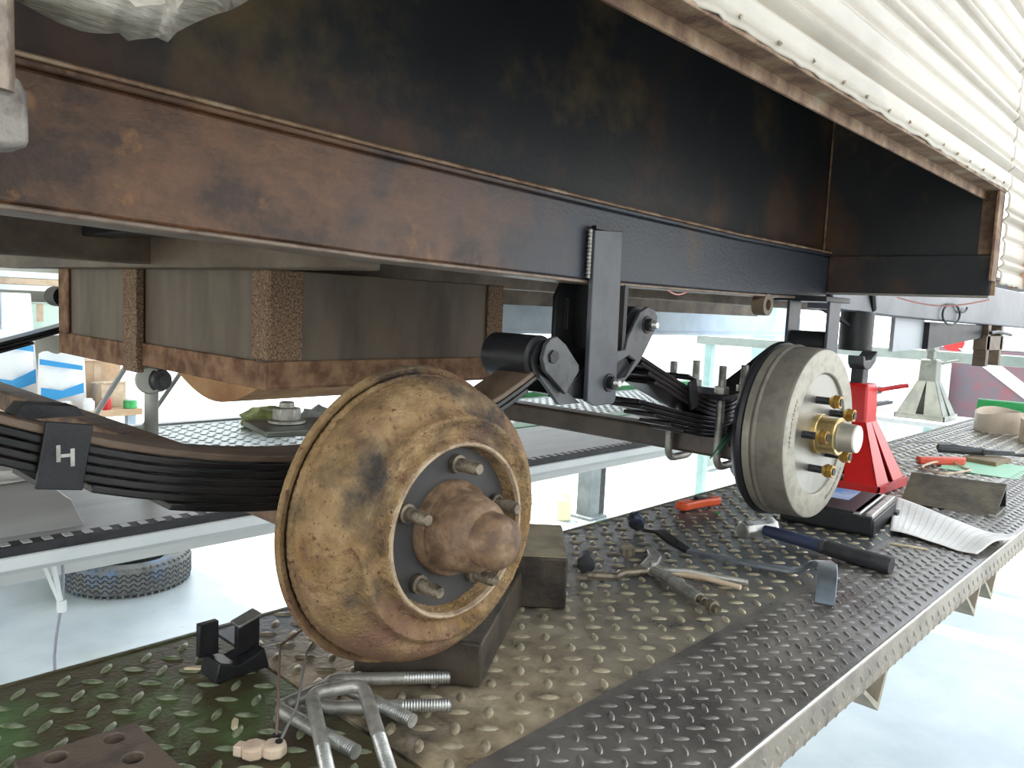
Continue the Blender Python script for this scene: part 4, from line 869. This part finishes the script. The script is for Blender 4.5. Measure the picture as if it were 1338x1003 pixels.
# ================================================================== FLOOR THINGS
def tyre(label, x, y, z, R, r, w):
    t = thing('tyre', label, 'tyre', (x, y, z), group='stacked tyres')
    h = w / 2; pr = []
    for i in range(25):
        a = -PI * .5 + PI * i / 24
        pr.append((h + h * math.sin(a) * .96, R - .045 + .045 * math.cos(a) ** .55 if math.cos(a) > 0 else R - .045))
    pr = [(h * .35, r), (.03, r + .01), (.004, r + .05), (0.0, R - .055)] + [(w * .03, R - .02), (w * .10, R - .006)] + [(w * (.16 + .085 * i) + (0), R - (.0 if i % 1 == 0 else .006)) for i in range(9)] + [(w * .90, R - .006), (w * .97, R - .02), (w, R - .055), (w - .004, r + .05), (w - .03, r + .01), (w - h * .35, r), (h, r - .004), (h * .35, r)]
    obj('carcass', G().lathe(pr, (0, 0, 0), (0, 0, 1), 96), TYRE, t, local=True)
    for k in range(4):
        zz = w * (.26 + .16 * k)
        pts = []
        for i in range(180):
            a = 2 * PI * i / 180; pts.append(((R + .0005) * math.cos(a), (R + .0005) * math.sin(a), zz + .007 * (1 if (i // 2) % 2 else -1)))
        obj('tread_groove', G().tube(pts, .0042, 5, True), RUBBER, t, local=True)
    g = G()
    for i in range(56):
        a = 2 * PI * i / 56
        for zz in (w * .93, w * .07): g.box(((R - .012) * math.cos(a), (R - .012) * math.sin(a), zz), (.022, .011, .014), rz=a)
    obj('shoulder_lug', g, TYRE, t, local=True, kind='stuff')
    return t
tyre('lower worn tyre lying on the floor at the left', 1.74, 4.50, 0, .325, .19, .165)
tyre('upper tyre stacked crooked on the lower tyre', 1.63, 4.56, .168, .255, .15, .14)
tag(obj('hanging_cable', G().tube([(.399 + .007 * math.sin(i * .75), 1.30, 1.245 - i * .0310) for i in range(40)], .0022, 6), mat('grey_cable', (.30, .30, .34), rough=.5), origin=(.4, 1.3, 1.2)), 'thin grey cable hanging below the far runway to the floor', 'cable')
tag(obj('hanging_latch', G().tube([(.366, 1.30, 1.246), (.402, 1.30, 1.140)], .003, 8).tube([(.385, 1.30, 1.246), (.403, 1.30, 1.140)], .004, 8).cyl((.403, 1.30, 1.148), (.403, 1.30, 1.130), .007), WHITE, origin=(.39, 1.3, 1.2)), 'white hanging latch rod under the far runway', 'latch')

# ================================================================== BACKGROUND
def column(label, x, y, w, d, h, m, m2=None):
    t = thing('lift_column', label, 'column', (x, y, 0))
    obj('post', G().box((0, 0, h / 2), (w, d, h)), m, t, bevel=.006, local=True)
    obj('foot_plate', G().box((0, 0, .01), (w * 1.7, d * 1.7, .02)), m, t, bevel=.002, local=True)
    if m2: obj('dark_channel', G().box((w * .75, 0, h / 2), (w * .6, d * .9, h)), m2, t, local=True)
    return t
column('grey and black post on the floor beyond the tan topped block', 4.95, 3.72, .13, .13, 1.22, mat('mid_grey_post', (.13, .15, .15), (.19, .21, .21), scale=5, rough=.5), BLK)
column('pale column far beyond the old drum right side', 7.6, 4.3, .30, .30, 3.4, mat('pale_column', (.62, .66, .62), rough=.6))
column('teal column far behind the new axle', 8.3, 3.9, .26, .26, 3.4, TEAL)
bk_ = thing('gas_bottle', 'small yellowish bottle on the floor far behind', 'bottle', (4.72, 3.78, 0))
obj('body', G().lathe([(0, .05), (.01, .058), (.16, .058), (.19, .03), (.21, .02)], (0, 0, 0), (0, 0, 1), 20, True, True), mat('cream_bottle', (.62, .60, .36), rough=.5), bk_, local=True)
obj('valve', G().cyl((0, 0, .21), (0, 0, .235), .022), WHITE, bk_, local=True)
hb_ = thing('lift_crossbeam', 'grey green crossbeam at the far end of the lift', 'beam', (5.6, 1.0, 1.4))
obj('beam', G().b2(5.55, 5.65, .67, 3.2, 1.405, 1.472), mat('grey_green_beam', (.24, .29, .26), (.32, .36, .33), scale=6, rough=.45), hb_, bevel=.004)
for y in (1.485, 3.1): obj('post', G().b2(5.56, 5.62, y - .03, y + .03, 0, 1.405), TEAL, hb_, bevel=.004)
# tipped maroon truck panel with white stripe, wheel arches
tk = thing('maroon_truck', 'maroon vehicle side with a broad white diagonal stripe outside', 'vehicle', (9.0, 2.2, 0))
obj('side', G().b2(9.0, 9.1, -3.2, 2.55, .55, 1.42), MAROON, tk, bevel=.02)
obj('white_stripe', G().prism([(2.19, 1.415), (1.99, 1.415), (.85, .56), (1.02, .56)], 'X', 8.985, 8.999), WHITE, tk)
obj('upper_body', G().b2(9.0, 9.1, -3.2, 2.6, 1.42, 1.78), WHITE, tk)
obj('red_roundel', G().lathe([(0, .0), (.012, .0), (.012, .10), (0, .10)], (9.0, 2.24, 1.475), (-1, 0, 0), 28), RED, tk)
obj('white_roundel', G().lathe([(0, .0), (.012, .0), (.012, .11), (0, .11)], (9.0, 1.93, 1.475), (-1, 0, 0), 28), WHITE, tk)
for y in (-2.4, 1.4): obj('wheel', G().lathe([(0, .1), (0, .42), (.05, .45), (.2, .45), (.25, .42)], (8.95, y, .45), (1, 0, 0), 32, True, True), RUBBER, tk)
vn = thing('white_van', 'white vehicle front beyond the lift end, blown out by daylight', 'vehicle', (7.0, 2.9, 0))
obj('body', G().prism([(0, .3), (1.9, .3), (1.9, 1.30), (1.45, 1.34), (.55, 1.02), (.08, .88)], 'Y', -.7, .7), WHITE, vn, bevel=.06, seg=4, local=True)
obj('windscreen', G().prism([(.62, 1.035), (1.38, 1.30), (1.37, 1.315), (.61, 1.05)], 'Y', -.6, .6), BLUEP, vn, local=True)
for x in (.4, 1.5):
    for y in (-.68, .68): obj('wheel', G().lathe([(-.09, .2), (-.09, .29), (-.07, .31), (.07, .31), (.09, .29), (.09, .2)], (x, y, .31), (0, 1, 0), 28, True, True), RUBBER, vn, local=True)
